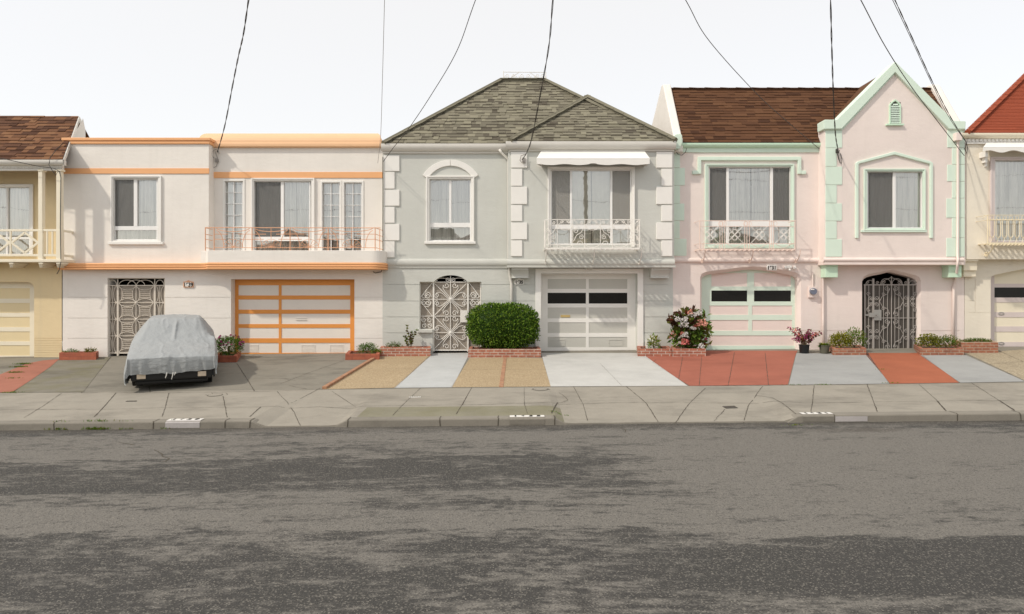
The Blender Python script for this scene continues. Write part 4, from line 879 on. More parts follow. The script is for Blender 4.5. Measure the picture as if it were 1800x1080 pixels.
# mouldings over windows
mb = MB()
mb.pband([(1227,306),(1227,275.5),(1409,275.5),(1409,306)], [(1233,306),(1233,282),(1403,282),(1403,306)], F-0.06, F+0.01); mb.pbox(1217.5,300,1227.2,306.5,F-0.055,F+0.01); mb.pbox(1408.8,300,1417.5,306.5,F-0.055,F+0.01); mb.build('hood_mould', M['green'], ph, bev=0.012)
mb = MB(); mb.pband([(1504.5,419),(1504.5,287),(1508,284),(1573,266.5),(1637,284),(1640.5,287),(1640.5,419)], [(1509.5,419),(1509.5,290),(1511,288),(1573,272),(1634,288),(1635.5,290),(1635.5,419)], yG-0.05, yG+0.01); mb.build('hood_mould', M['green'], ph, bev=0.012)
casing(ph, (1239.5,288,1396.5,437), (1245.5,293,1390.5,430), F-0.035, F+0.01, 'green')
sash(ph, (1245.5,293,1390.5,431), F+0.03, 2.4, [(1277,295,1281.5,429),(1354.3,295,1359,429),(1247,389,1389,399)], [(1248,296,1277,389),(1281.5,297,1354.3,389),(1359,296,1388,389),(1248,399,1277,428),(1281.5,399,1354.3,428),(1359,399,1388,428)], [(0.0,0.245),(0.25,0.52),(0.535,0.78),(0.78,1.0)], screens=[(1248,296,1277,389),(1359,296,1388,389)])
casing(ph, (1519,296.5,1627.5,405.5), (1524.5,301.5,1622.5,401.5), yG-0.035, yG+0.01, 'green')
sash(ph, (1524,301,1622.5,402.5), yG+0.03, 2.4, [(1569.5,303,1574.6,400)], [(1526.5,303.5,1569.5,400),(1574.6,303.5,1620,400)], True, (1514.5,404.5,1629.5,408.5,0.08,'green'), screens=[(1526.5,303.5,1569.5,400)], fold=0.035)
# window guard
yf = F-0.42; mb = MB(); xa_, xb_ = X(1229,yf), X(1398.5,yf); zfl = Z(439,yf)
mb.box(xa_, xb_, yf, yf+0.018, zfl-0.015, zfl+0.02)
for s_ in (xa_, xb_-0.018): mb.box(s_, s_+0.018, yf+.018, F-0.001, zfl-0.015, zfl+0.02)
mb.tube([(lerp(xa_,xb_,i/80), yf+0.008+0.014*math.sin(i*1.6), zfl-0.02+0.014*math.cos(i*1.6)) for i in range(81)], 0.014, 5)
for k in range(1, 9): mb.box(lerp(xa_,xb_,k/9)-0.01, lerp(xa_,xb_,k/9)+0.01, yf+0.018, F-0.002, zfl-0.006, zfl+0.006)
wg = mb.build('window_balcony', M['iron_pink'], ph)
mb = MB(); q = lambda pts, rr=0.008, m_=0: mb.ptube(pts, yf+0.01, rr, 5, m_)
q([(1228,388.5),(1399.5,388.5)], 0.011); q([(1229,398.5),(1398,398.5)], 0.007); q([(1229,428.5),(1398,428.5)], 0.008)
for c in (1248.5,1291.5,1334.5,1377.5):
    for dx, dy in ((5.2,0),(-5.2,0),(0,5.2),(0,-5.2)): q(arc(c+dx, 413+dy, 4.4, 4.4, 0, 360, 12), 0.009, 1)
    for sx in (-1,1):
        for sy in (-1,1): q([(c+sx*2,413+sy*2),(c+sx*15,413+sy*15)], 0.008, 1)
    q([(c-16,428),(c,437),(c+16,428)], 0.006)
for c in (1230,1265.5,1269.5,1274,1309,1313,1317.5,1352.5,1356,1360,1397.5): q([(c,389),(c,439)], 0.008 if c not in (1230,1397.5) else 0.013)
for c in (1267,1311,1356): q(arc(c, 393.5, 4, 4, 0, 360, 10)); q(arc(c+7, 393.5, 3, 4, 0, 360, 10), 0.006); q(arc(c, 433, 3.5, 4, 0, 360, 10), 0.006)
for s_ in (xa_, xb_-0.01):
    for zz in (388.5, 428.5): mb.tube([(s_,yf+.01,Z(zz,yf)),(s_,F,Z(zz,yf))], 0.008, 5)
mb.build('railing', [M['iron_pink'], M['iron_white']], wg)
for p in (1233,1316,1397):
    mb = MB(); bracket(mb, p, 440, 461, F-0.04, 0.36, 0.013); mb.build('bracket', M['iron_pink'], wg)
gutter(ph, 1187, 1451, 251.5, 258.5, F, 0.13, 'green2')
MB().pbox(1196,258,1450.5,268,F-0.03,F+0.01).build('frieze', M['green'], ph, bev=0.006)
MB().ppoly([(1183.5,262),(1183.5,240),(1187,236),(1196,234.5),(1199.5,238),(1199.5,252),(1195,262)], F-0.25, F+0.05).build('parapet_foot', M['green'], ph, bev=0.02)
# roof + side parapets
yr_ = 18.25; z1 = Z(158,yr_); z0 = Z(251,F-0.1)
mb = MB(); A_ = [Vector((X(1190), F-0.1, z0)), Vector((X(1690), F-0.1, z0)), Vector((X(1690), yr_, z1)), Vector((X(1190), yr_, z1))]
shingles(mb, A_, 0.118, 0.15, 0.45, 5, 0.008); mb.quad(A_[3], A_[2], A_[2]+Vector((0,3,-2.2)), A_[3]+Vector((0,3,-2.2)), 1)
capline(mb, A_[3]+Vector((0,0,.02)), A_[2]+Vector((0,0,.02)), 0.06, 2)
prf = mb.build('roof', SH_BROWN2, ph, recalc=False)
for xs_, wd in ((X(1184), 0.22), (X(1690)-0.02, 0.24)):
    pr = [(F-0.12,z0-0.25),(F-0.12,z0+0.1),(F+0.02,z0+0.22),(yr_-0.05,z1+0.14),(yr_+0.15,z1+0.16),(yr_+3.0,z0+0.2),(yr_+3.0,z0-0.25)]
    mb = MB(); n = len(pr); mb.add([(xs_,y,z) for y,z in pr]+[(xs_+wd,y,z) for y,z in pr], [tuple(range(n)), tuple(range(2*n-1,n-1,-1))]+[(i,(i+1)%n,(i+1)%n+n,i+n) for i in range(n)]); mb.build('side_parapet', M['white_stucco'], ph, bev=0.03)
# gable saddle roof behind the coping
mb = MB(); a, b, c = Vector((X(1471,yG),yG+.2,Z(213,yG))), Vector((X(1574,yG),yG+.2,Z(116,yG))), Vector((X(1677,yG),yG+.2,Z(213,yG))); bk = Vector((0,2.2,0)); mb.quad(a,b,b+bk,a+bk,0); mb.quad(b,c,c+bk,b+bk,1); mb.build('gable_roof', SH_BROWN2, ph, recalc=False)
downspout(ph, [(1445.5,262,F-0.06),(1445.5,452,F-0.1),(1445.5,462,F-0.1),(1446.5,470),(1447,560),(1447.5,616)], F-0.05, 'pink', 0.03)
downspout(ph, [(1688,236,yG-0.1),(1684,246,yG-0.05),(1683.5,450,yG-0.05),(1683,456,yG-0.12),(1683,470,yG-0.12),(1680,490),(1676.5,505),(1675.5,616)], F-0.05, 'pink', 0.032)
MB().pbox(1681,233,1692,247,yG-0.14,yG).build('rain_head', M['pink'], ph, bev=0.01)
# garage door
yd = F+0.22
mb = MB(); mb.pband([(a,b) for a,b in [(1232,617)]+GA+[(1406,617)]], [(a,b) for a,b in [(1228,617)]+[(p[0],p[1]-4) for p in GA]+[(1410,617)]], yd+0.2, yd+0.24)
gd = MB().pbox(1232,472,1408,619,yd+0.03,yd+0.06).build('garage_door', M['pink'], ph)
rows = [(536.8,554),(563,581.5)]
mods = []
for r0, r1 in ((480,504),(511,530.3),(537.5,554),(563,581.8)):
    for c0, c1 in ((1250.5,1313.5),(1325.5,1390.5)): mods.append((X(c0 if r0 < 536 else c0-3.5,yd), Z(r1,yd), X(c1 if r0 < 536 else c1+2,yd), Z(r0,yd), 0.024, True))
mods.append((X(1246.5,yd), Z(608,yd), X(1397,yd), Z(590,yd), 0.024, True))
mb = MB(); mb.relief(X(1231,yd), X(1409,yd), Z(617.5,yd), Z(470,yd), yd, mods); mb.build('rail', M['green'], gd, recalc=False)
for q_ in mods:
    bx = MB().box(q_[0]-.002, q_[2]+.002, yd+0.014, yd+0.022, q_[1]-.002, q_[3]+.002)
    is_w = abs(q_[1]-Z(530.3,yd)) < 1e-4; bx.build('window_pane' if is_w else 'panel', M['black_glass' if is_w else 'pink'], gd)
# gate
def gate_pink():
    y = F+0.1; mb = MB()
    for a in (1520.5, 1612.5): mb.pbox(a-1,500,a+1,620,y-0.012,y+0.02)
    for a in (1535.5, 1597): mb.pbox(a-1.6,490,a+1.6,621,y-0.015,y+0.02)
    mb.pbox(1519,500,1614,502,y-0.0105,y+0.018); mb.pbox(1519,616,1614,618,y-0.0105,y+0.018); mb.pbox(1537,558.7,1612,560,y-0.01,y+0.012)
    g = mb.build('gate', M['iron_grey'], ph, bev=0.003)
    mb = MB(); q = lambda pts, rr=0.008: mb.ptube(pts, y-0.006, rr)
    for p in (1527,1545.5,1553,1560,1573,1580,1588,1605): q([(p,502),(p,617)], 0.0085)
    q([(1567,486),(1567,617)], 0.012)
    for cy, c2 in ((530,1),(588,1)):
        for cx_ in (1567,):
            for sx in (-1,1):
                q(spiral(cx_+sx*8, cy-23, 4.5, 180 if sx > 0 else 0, 1.4*sx)); q(spiral(cx_+sx*8, cy+23, 4.5, 180 if sx > 0 else 0, -1.4*sx))
                q(spiral(cx_+sx*14, cy-13, 3.5, 180 if sx > 0 else 0, 1.3*sx)); q(spiral(cx_+sx*14, cy+13, 3.5, 180 if sx > 0 else 0, -1.3*sx))
                q([(cx_+sx*3,cy-22),(cx_+sx*7,cy-13),(cx_+sx*16,cy-9),(cx_+sx*21,cy),(cx_+sx*16,cy+9),(cx_+sx*7,cy+13),(cx_+sx*3,cy+22)])
                q(spiral(cx_+sx*26, cy-6, 4, 0 if sx > 0 else 180, 1.4)); q(spiral(cx_+sx*26, cy+6, 4, 0 if sx > 0 else 180, -1.4)); q(spiral(cx_+sx*37, cy-6, 4, 0, -1.4)); q(spiral(cx_+sx*37, cy+6, 4, 0, 1.4))
                q([(cx_+sx*44,cy-14),(cx_+sx*36,cy-4),(cx_+sx*33,cy),(cx_+sx*36,cy+4),(cx_+sx*44,cy+14)]); q(spiral(cx_+sx*41, cy-13, 3.2, 0, 1.3)); q(spiral(cx_+sx*41, cy+15, 3.2, 0, -1.3))
    for sx in (-1,1):
        q(arc(1567+sx*10, 500, 9, 10, 0, 180, 12)); q(spiral(1567+sx*14, 497, 3.5, 0, 1.3)); q(spiral(1567+sx*25, 497.5, 2.8, 0, 1.3)); q(arc(1567+sx*38, 500, 7, 7, 0, 180, 10)); q(spiral(1567+sx*42, 497, 2.6, 0, 1.3)); q([(1567+sx*19,500),(1567+sx*12,493),(1567,488)])
    mb.build('scrollwork', M['iron_grey'], g)
    MB().pbox(1520,501,1613.5,617,y+0.022,y+0.028).build('security_mesh', M['mesh_dark'], g)
    mb = MB(); mb.pbox(1536.5,545,1549.5,563.5,y-0.03,y); mb.pbox(1528,550,1541,558,y-0.045,y-0.03); mb.pbox(1521,553,1528,555.5,y-0.03,y); lk = mb.build('lock_plate', M['metal'], g, bev=0.003)
    p = P(1541,554,y-0.045); MB().tube([p, p+Vector((0,-0.04,0))], 0.02, 10).build('knob', M['metal'], lk)
    MB().pbox(1510,474,1625,640,F+1.2,F+1.25).build('entry_dark_panel', M['dark'], ph)  # black panel painting the dim space beyond the gate
gate_pink()
platefn(None, 'white house number tile 1631 over the mint green garage', (1348,466,1365.5,475.5), F, '1631', 'white', 'white')
fl = thing('floodlight', P(1388,476,F), 'small twin floodlight above the mint garage door', 'floodlight')
mb = MB(); mb.pbox(1384,467,1392,472,F-0.04,F); mb.build('base', M['white'], fl, bev=0.004)
for c in (1381, 1397):
    p = P(c,470,F-0.06); MB().lathe(p+Vector((0,0,-0.05)), [(0.02,0.09),(0.03,0.07),(0.05,0.0),(0.048,0.0),(0.01,0.03)], 12).build('lamp_head', M['white'], fl, smooth=True)
p = P(1388,474,F-0.05); MB().lathe(p, [(0.001,-0.045),(0.03,-0.03),(0.035,0),(0.02,0.02)], 12).build('sensor', M['white'], fl, smooth=True)
em = MB().pbox(1422,504.5,1435,523.5,F-0.07,F).build('meter_box', M['pink'], ph, bev=0.006)
p = P(1428.5,512.5,F-0.07); MB().tube([p, p+Vector((0,-0.07,0))], 0.085, 20).build('meter_dial', M['gauge'], em)
MB().pbox(1425.5,508.3,1431.5,510,F-0.15,F-0.139).build('meter_face', M['white'], em)
MB().ptube([(1428.5,479),(1428.5,505)], F-0.04, 0.018).build('conduit', M['pink'], ph)
mb = MB(); mb.ptube([(1476,264),(1473,272),(1476,285),(1479,288),(1480,280),(1477,270)], yG-0.06, 0.009); mb.ptube([(1471,266),(1474,280),(1477,287)], yG-0.04, 0.008); mb.pbox(1470,262,1474,269,yG-0.05,yG); mb.build('cable_bracket', M['cable'], ph)
mb = MB(); mb.ptube([(1186,262),(1192,272),(1199,273),(1205,268),(1207,261)], F-0.1, 0.008); mb.build('cable_run', M['cable'], ph)

# ================================================================== YELLOW HOUSE (left)
yh = thing('yellow_house', (X(-120), F, zfun(X(-120), F)), 'mustard yellow house with white railed porch balcony and brown shingle roof', 'house')
x0, x1 = X(-400), X(110)-0.02; yL = F-0.5; yu = F+0.3
mb = MB(); gro = [(X(60.5), Z(595+k*4.2+.35), x1, Z(595+k*4.2-.35), 0.012, False) for k in range(10)]
mb.relief(x0, x1, gz, Z(458), F, gro+[(X(-135), gz, X(60), Z(496), 0.25, True)])
c_ = [(60,510)]+arc(48, 508, 12, 12, 0, 90, 8); mb.poly([(X(a),Z(b)) for a,b in c_]+[(X(60),Z(496))], F, F+0.24)
c_ = [(-135,510)]+arc(-123, 508, 12, 12, 180, 90, 8); mb.poly([(X(a),Z(b)) for a,b in c_]+[(X(-135),Z(496))], F, F+0.24)
mb.relief(x0, x1, Z(458), Z(290), yu, [(X(-90,yu), Z(449,yu), X(54,yu), Z(327,yu), 0.25, True)])
mb.box(x1-0.12, x1-0.003, F+0.32, F+1.2, gz, Z(290)); shell(mb, -400, 108, 290)
mb.quad((x0,F,Z(458)),(x1,F,Z(458)),(x1,yu,Z(458)),(x0,yu,Z(458)))
mb.build('wall', M['yellow_stucco'], yh, recalc=False)
gx_ = x1-0.004; zr = Z(205,17.85); mb = MB(); mb.add([(gx_,F-0.15,Z(292)),(gx_,17.85,zr-0.05),(gx_,17.95,Z(214)),(gx_,17.95,Z(292))], [(0,1,2,3)]); mb.build('gable_end', M['ltgrey'], yh, recalc=False)
casing(yh, (-95,324,57.5,451), (-89,329,52,447.5), yu-0.03, yu+0.01, 'white')
sash(yh, (-90,328,53,448.5), yu+0.03, 2.2, [(10.5,330,13.5,447),(-60,330,-57,447),(-88,417,52,421)], [(-88,331,-60,417),(-57,331,10.5,417),(13.5,331,51.5,417),(-88,421,10,446),(13.5,421,51.5,446)], True, fold=0.05)
# balcony deck, posts, railing
xa_, xb_ = X(-400), X(108.5,yL)
deck = MB().box(xa_, xb_, yL-0.04, yu-0.002, Z(461,yL), Z(456,yL)).build('balcony', M['cream'], yh, bev=0.006)
mb = MB()
def pb(a, t, b, u, d=0.04, yo=0.0): mb.pbox(a,t,b,u,yL+yo,yL+yo+d)
pb(-400,403.2,107,407); pb(-400,447,107,451)
mb.pbox(16.3,407,19.3,447,yL+0.003,yL+0.037)
for a in (81,90.3): mb.pbox(a,407,a+2.4,447,yL+0.005,yL+0.035)
def xbar(p0, p1, w=2.0, yo=0.008):
    dx, dy = p1[0]-p0[0], p1[1]-p0[1]; L = math.hypot(dx,dy); nx_, ny_ = -dy/L*w, dx/L*w
    mb.ppoly([(p0[0]+nx_,p0[1]+ny_),(p1[0]+nx_,p1[1]+ny_),(p1[0]-nx_,p1[1]-ny_),(p0[0]-nx_,p0[1]-ny_)], yL+yo, yL+yo+0.022)
for c, hw in ((43,23.5),(-7.5,23.5),(-58,23.5),(-108,23.5)):
    for a, b in (((c-hw,427),(c,409)),((c,409),(c+hw,427)),((c+hw,427),(c,445)),((c,445),(c-hw,427))): xbar(a, b, 1.8, 0.008 if a[0] < b[0] else 0.0085)
mb.box(X(106,yL)-0.06, X(106,yL), yL+0.05, yu-0.01, Z(407,yL), Z(403.2,yL)); mb.box(X(106,yL)-0.06, X(106,yL), yL+0.05, yu-0.01, Z(451,yL), Z(447,yL))
mb.build('railing', M['cream'], deck, bev=0.004)
for a, b in ((67,74.2),(98.7,106.7)):
    mb = MB(); mb.pbox(a,300,b,456.5,yL-0.012,yL+0.10); mb.pbox(a-1.2,297.5,b+1.2,301,yL-0.03,yL+0.12); mb.pbox(a-0.5,404,b+0.5,457,yL-0.018,yL+0.104); mb.build('post', M['cream'], yh, bev=0.006)
for a in (15.5, 67.5, 98.5, -36, -88):
    mb = MB(); mb.pbox(a,461.3,a+8,464.5,yL-0.02,F-0.004); mb.pbox(a+0.8,464.5,a+7.6,467.5,yL+0.04,F-0.004); mb.pbox(a+1.6,467.5,a+7.2,470.5,yL+0.12,F-0.004); mb.build('bracket', M['cream'], yh, bev=0.006)
gutter(yh, -400, 110, 281, 290, yL, 0.14, 'ltgrey')
mb = MB(); pts = []
for i in range(241):
    px = lerp(-150,109,i/240); pts.append((px, 294.5+1.0*abs(math.sin(i*math.pi/6))))
mb.pband([(p,289.5) for p,_ in pts], pts, yL-0.03, yL-0.01); mb.pbox(-150,289.5,109,300,yL+0.0,yL+0.08); mb.build('scalloped_fascia', M['ltgrey'], yh)
mb = MB(); ze = Z(281,yL-0.12); xr = X(110,yL-0.12)
A_ = [Vector((X(-150),yL-0.12,ze)), Vector((xr,yL-0.12,ze)), Vector((X(138,17.85),17.85,zr)), Vector((X(-150),17.85,zr))]
shingles(mb, A_, 0.145, 0.14, 0.45, 5, 0.012); mb.quad(A_[3], A_[2], A_[2]+Vector((0,0.75,-0.75)), A_[3]+Vector((0,0.75,-0.75)), 1)
mb.add([A_[0],A_[1],Vector((x1,yu,ze)),Vector((A_[0].x,yu,ze))], [(0,1,2,3)], 1)
A2 = [Vector((X(-400),yL-0.12,ze)), A_[0], A_[3], Vector((X(-400),17.85,zr))]; mb.quad(*A2, 0)
rf = mb.build('roof', SH_BROWN, yh, recalc=False)
mb = MB(); d_ = Vector((0.03,0,0)); a_, b_ = A_[1], A_[2]; dn = Vector((0,0,-0.16)); mb.add([a_,b_,b_+dn,a_+dn,a_+d_,b_+d_,b_+d_+dn,a_+d_+dn], [(0,1,2,3),(4,5,6,7),(0,1,5,4),(2,3,7,6)])
c2 = b_+Vector((0,0.08,-0.08)); mb.add([b_,c2,c2+dn,b_+dn,b_+d_,c2+d_,c2+d_+dn,b_+d_+dn], [(0,1,2,3),(4,5,6,7),(0,1,5,4),(2,3,7,6)]); mb.build('barge_board', M['ltgrey'], rf)
yd = F+0.2; gd = MB().pbox(-140,494,64,634,yd+0.02,yd+0.05).build('garage_door', M['panel_cream'], yh)
rows = [(507,525.3),(533,550.3),(557.3,575.3),(583,600.3),(607.3,625.3)]; cols = [(-128,-42),(-36,52.3)]
mb = MB(); mb.relief(X(-138,yd), X(61.5,yd), Z(631,yd), Z(495,yd), yd, [(X(c0,yd), Z(r1,yd), X(c1,yd), Z(r0,yd), 0.019, True) for c0,c1 in cols for r0,r1 in rows]); mb.build('rail', M['cream'], gd, recalc=False)
for c0,c1 in cols:
    for r0,r1 in rows: MB().pbox(c0-.1,r0-.1,c1+.1,r1+.1,yd+0.012,yd+0.018).build('panel', M['panel_cream'], gd)
mb = MB(); mb.ptube([(0,278),(45,288),(70,293),(95,296),(103,301),(98,308),(92,300),(86,290),(88,278),(100,262),(110,253)], yL-0.2, 0.009); mb.ptube([(104,300),(107,312),(106,400),(107,460),(104,475),(100,482)], yL-0.02, 0.01); mb.build('cable_run', M['cable'], yh)

# ================================================================== CREAM HOUSE (right)
ch = thing('cream_house', (X(1950), F, zfun(X(1950), F)), 'cream stucco house with red hip roof at the right end of the row', 'house')
x0, x1 = X(1695)+0.01, X(2210); yR = F-0.3
CA = [(1741.5,492),(1743,486),(1750,483.5),(1775,478),(1800,473),(1825,471),(1850,473),(1875,478),(1900,483.5),(1907,486),(1908.5,492)]
mb = MB(); mb.relief(x0, x1, gz, Z(455), F, [(X(1688), Z(p+.4), X(1714.5), Z(p-.4), 0.012, False) for p in (508.5,529,549.5)]+[(X(1714), Z(550), X(1714.6), Z(490), 0.012, False), (X(1714.5), Z(550.3), X(1741), Z(549.7), 0.01, False), (X(1741.5), gz, X(1908.5), Z(471), 0.28, True)])
for seg in (CA[:6], CA[5:]): mb.poly([(X(a),Z(b)) for a,b in seg]+[(X(seg[-1][0]),Z(471)), (X(seg[0][0]),Z(471))], F, F+0.27)
xa, xb = X(1698,yR), X(2210)
mb.relief(xa, xb, Z(456,yR), Z(240,yR), yR, [(X(1748,yR), Z(426,yR), X(1880,yR), Z(280,yR), 0.3, True)])
mb.quad((xa,yR,Z(456,yR)),(xa,F+0.01,Z(456,yR)),(xa,F+0.01,Z(240,yR)),(xa,yR,Z(240,yR))); mb.quad((xa,yR,Z(456,yR)),(xb,yR,Z(456,yR)),(xb,F+0.02,Z(456,yR)),(xa,F+0.02,Z(456,yR)))
mb.box(x0+0.003, x0+0.12, F+0.002, F+0.5, gz, Z(240)); shell(mb, 1696, 2210, 240)
mb.build('wall', M['cream_stucco'], ch, recalc=False)
mb = MB(); mb.pbox(1693,455,1720,460,F-0.27,F-0.004); mb.pbox(1694,460,1718,476,F-0.2,F-0.004); mb.pbox(1694,476,1716,487,F-0.14,F-0.004); mb.build('corbel', M['cream'], ch, bev=0.012)
gutter(ch, 1693, 2210, 234, 242, yR, 0.16, 'cream')
mb = MB(); mb.pbox(1697,242,2000,253.5,yR-0.03,yR+0.01)
for k in range(30): mb.pbox(1702+k*7,244.5,1705.5+k*7,249,yR-0.06,yR-0.03)
mb.pbox(1697,250.5,2000,253,yR-0.05,yR-0.031); mb.build('dentil_frieze', M['white'], ch)
casing(ch, (1741.5,276,1886,428), (1749,281.5,1878,424), yR-0.04, yR+0.01, 'lilac')
sash(ch, (1748.5,281,1878.5,425), yR+0.03, 2.0, [(1812,283,1816,423)], [(1751,283,1812,423),(1816,283,1876.5,423)], True, fold=0.05)
mb = MB(); ya = yR-0.3; a = [Vector((X(1735,yR),yR-.003,Z(250,yR))), Vector((X(1892,yR),yR-.003,Z(250,yR))), P(1899,259,ya), P(1728.5,259,ya)]; dn = Vector((0,0,-0.03))
mb.add(a+[p+dn for p in a], [(0,1,2,3),(7,6,5,4),(0,3,7,4),(1,5,6,2)]); pts = [(lerp(1728.5,1899,i/60), 266.5-2*math.sin(i/60*math.pi*8)) for i in range(61)]; mb.pband([(p,259.3) for p,_ in pts], pts, ya-0.006, ya+0.012); mb.build('awning', M['white'], ch)
for a in (1731, 1893):
    mb = MB(); mb.pbox(a,266,a+6,276,yR-0.2,yR); mb.pbox(a+0.5,276,a+5,286,yR-0.12,yR); mb.pbox(a+1,286,a+4,293,yR-0.05,yR); mb.build('bracket', M['white'], ch, bev=0.006)
yf = yR-0.4; mb = MB(); xa_, xb_ = X(1736,yf), X(1893,yf); zfl = Z(428,yf)
mb.box(xa_, xb_, yf, yf+0.02, zfl-0.02, zfl+0.02)
for k in range(16): mb.box(lerp(xa_,xb_,(k+.3)/16), lerp(xa_,xb_,(k+.7)/16), yf+0.02, yR-0.002, zfl-0.006, zfl+0.006)
mb.tube([(lerp(xa_,xb_,i/90), yf+0.008+0.015*math.sin(i*1.7), zfl-0.035+0.015*math.cos(i*1.7)) for i in range(91)], 0.015, 5)
wc = mb.build('window_balcony', M['iron_cream'], ch)
mb = MB(); q = lambda pts, rr=0.009: mb.ptube(pts, yf+0.01, rr)
q([(1727,384),(1735,378.5),(1893,378.5)]); q([(1737,387),(1893,387)], 0.016); q([(1736,379),(1736,428)], 0.012); q([(1893,379),(1893,428)], 0.012)
for k in range(14): 
    c = 1744+k*11; q(arc(c, 412, 4, 6, 180, 360, 8)); q([(c-4,388),(c-4,412)]); q([(c+4,388),(c+4,412)]); q(arc(c, 383, 3.2, 3.2, 0, 360, 10), 0.006); q([(c-3,427),(c,419)], 0.006)
for s_ in (xa_, xb_-0.01):
    for zz in (378.5, 387): mb.tube([(s_,yf+.01,Z(zz,yf)),(s_,yR,Z(zz,yf))], 0.008, 5)
mb.build('railing', M['iron_cream'], wc)
for a in (1730, 1890): mb = MB(); bracket(mb, a, 430, 449, yR-0.02, 0.35, 0.014); mb.build('bracket', M['iron_cream'], wc)
mb = MB(); ze = Z(234,yR-0.14); yq = F+3.0; a, b = Vector((X(1700,yR-0.14),yR-0.14,ze)), Vector((X(2200),yR-0.14,ze)); c = P(1850,86,yq+0.6); d = Vector((c.x+1.2,c.y,c.z)); b = Vector((d.x+(c.x-a.x), a.y, a.z))
shingles(mb, [a,b,d,c], 0.085, 0.5, 1.4, 3, 0.0); bl = a+Vector((4.2,6.5,0)); mb.add([a,c,bl], [(0,1,2)], 1); mb.add([b,d,b+Vector((0,6.5,0))], [(0,1,2)], 1); mb.add([bl,c,d,b+Vector((0,6.5,0))], [(0,1,2,3)], 1)
capline(mb, a+Vector((0,-.02,.03)), c+Vector((0,-.02,.03)), 0.08, 1); mb.build('roof', SH_RED, ch, recalc=False)
yd = F+0.2; gd = MB().pbox(1738,468,1912,613,yd+0.02,yd+0.05).build('garage_door', M['cream'], ch)
rows = [(470,499),(505.6,523.4),(532,549),(558,574),(583.5,601.5)]
mods = [(X(c0,yd), Z(r1,yd), X(c1,yd), Z(r0,yd), 0.019, True) for c0,c1 in ((1748,1821),(1828,1901)) for r0,r1 in rows]
mb = MB(); mb.relief(X(1740,yd), X(1910,yd), Z(609.5,yd), Z(468,yd), yd, mods); mb.build('rail', M['lilac'], gd, recalc=False)
for i, q_ in enumerate(mods): MB().box(q_[0]-.002, q_[2]+.002, yd+0.012, yd+0.018, q_[1]-.002, q_[3]+.002).build('window_pane' if i%5 == 1 else 'panel', M['black_glass' if i%5 == 1 else 'cream'], gd)
for zz in (551.5, 604): MB().ptube(arc(1760, zz, 5, 2.2, 0, 360, 12), yd-0.008, 0.01).build('handle', M['metal'], gd)
mb = MB(); mb.ptube([(1698,248),(1701,262),(1699,270),(1696,262),(1699,250)], yR-0.08, 0.009); mb.build('cable_bracket', M['cable'], ch)

# ------------------------------------------------------------------ car under a cover
cmat, t_, bs_, _o = nodes('car_cover_fabric'); v_ = coords(t_)
t_.links.new(mix(t_, noi(t_, v_, 1.8, 6), (0.285,0.30,0.305), (0.36,0.375,0.378)), bs_.inputs['Base Color']); bs_.inputs['Roughness'].default_value = 0.6; bs_.inputs['Specular IOR Level'].default_value = 0.35
pp = bump(t_, bs_, noi(t_, v_, 130, 2), 0.12, 0.003); bump(t_, bs_, noi(t_, coords(t_, (1.2,1.0,3)), 3.0, 5, 0.6), 0.7, 0.05, pp); M['cover'] = cmat
yaw = rad(26); cf = G(314, 682); c0 = Vector((cf.x, 12.2, zfun(cf.x, 12.2)))
rot = (math.atan(0.045), 0, yaw)
car = thing('parked_car', c0, 'low dark car parked on driveway, only its front bumper showing', 'car')
car.rotation_euler = rot; car.scale = (0.85,0.97,0.96); WL[car.name] = Vector()
def cst(s):
    T = [(-0.02,0.30,.80,.27,.86),(0.0,0.50,.80,.44,.85),(0.04,0.64,.78,.58,.85),(0.12,0.685,.76,.63,.86),(0.6,.765,.74,.70,.88),(1.05,.84,.72,.77,.89),(1.15,.87,.70,.79,.89),(1.45,1.06,.62,.82,.89),(1.78,1.255,.56,.85,.89),(1.95,1.285,.55,.86,.89),(2.9,1.28,.55,.87,.89),(3.3,1.12,.60,.86,.88),(3.6,.97,.68,.83,.87),(3.95,.93,.70,.80,.85),(4.05,.85,.72,.74,.83),(4.1,.5,.72,.45,.82),(4.12,.3,.72,.28,.82)]
    for a, b in zip(T, T[1:]):
        if a[0] <= s <= b[0]:
            u = (s-a[0])/(b[0]-a[0]); return [lerp(p, q, u) for p, q in zip(a[1:], b[1:])]
    return list(T[-1][1:])
def carpt(s, t, sh=0.0, hem=0.28):
    zc, wt, zs, wsh = cst(s); a = abs(t); sg = 1 if t >= 0 else -1
    if a <= .62: u = a/.62; x = wt*u; z = zc-0.035*u*u*(1 if zc > .35 else .1)
    elif a <= .78:
        u = (a-.62)/.16; x = lerp(wt, wsh, u**0.85); z = lerp(zc-.035*(1 if zc > .35 else .1), zs, u)
    else:
        u = (a-.78)/.22; x = wsh+0.035*math.sin(u*math.pi)*1.0+0.01*u; z = lerp(zs, min(hem, zs), u)
    return Vector((sg*(x-sh), s+(sh if s < 1 else 0), z-sh))
SS = [-0.02,-0.013,-0.006,0.0,0.008,0.016,0.024,0.03,0.037,0.045,0.055,0.07,0.085,0.1,0.12,0.14]+[0.14+k*0.07 for k in range(1,54)]+[3.9,3.95,4.0,4.05,4.08,4.1,4.12]
TT = [-1+2*i/100 for i in range(101)]
mb = MB()
for s in SS:
    for t in TT:
        p = carpt(s, t, 0.03, 0.24); p.y += 0.09*(1-sstep(0.0,0.12,s)); mb.v.append(tuple(p))
nT = len(TT)
for i in range(len(SS)-1):
    for j in range(nT-1): mb.f.append((i*nT+j, i*nT+j+1, (i+1)*nT+j+1, (i+1)*nT+j)); mb.m.append(0)
mb.build('body', M['black'], car, smooth=True, recalc=False)
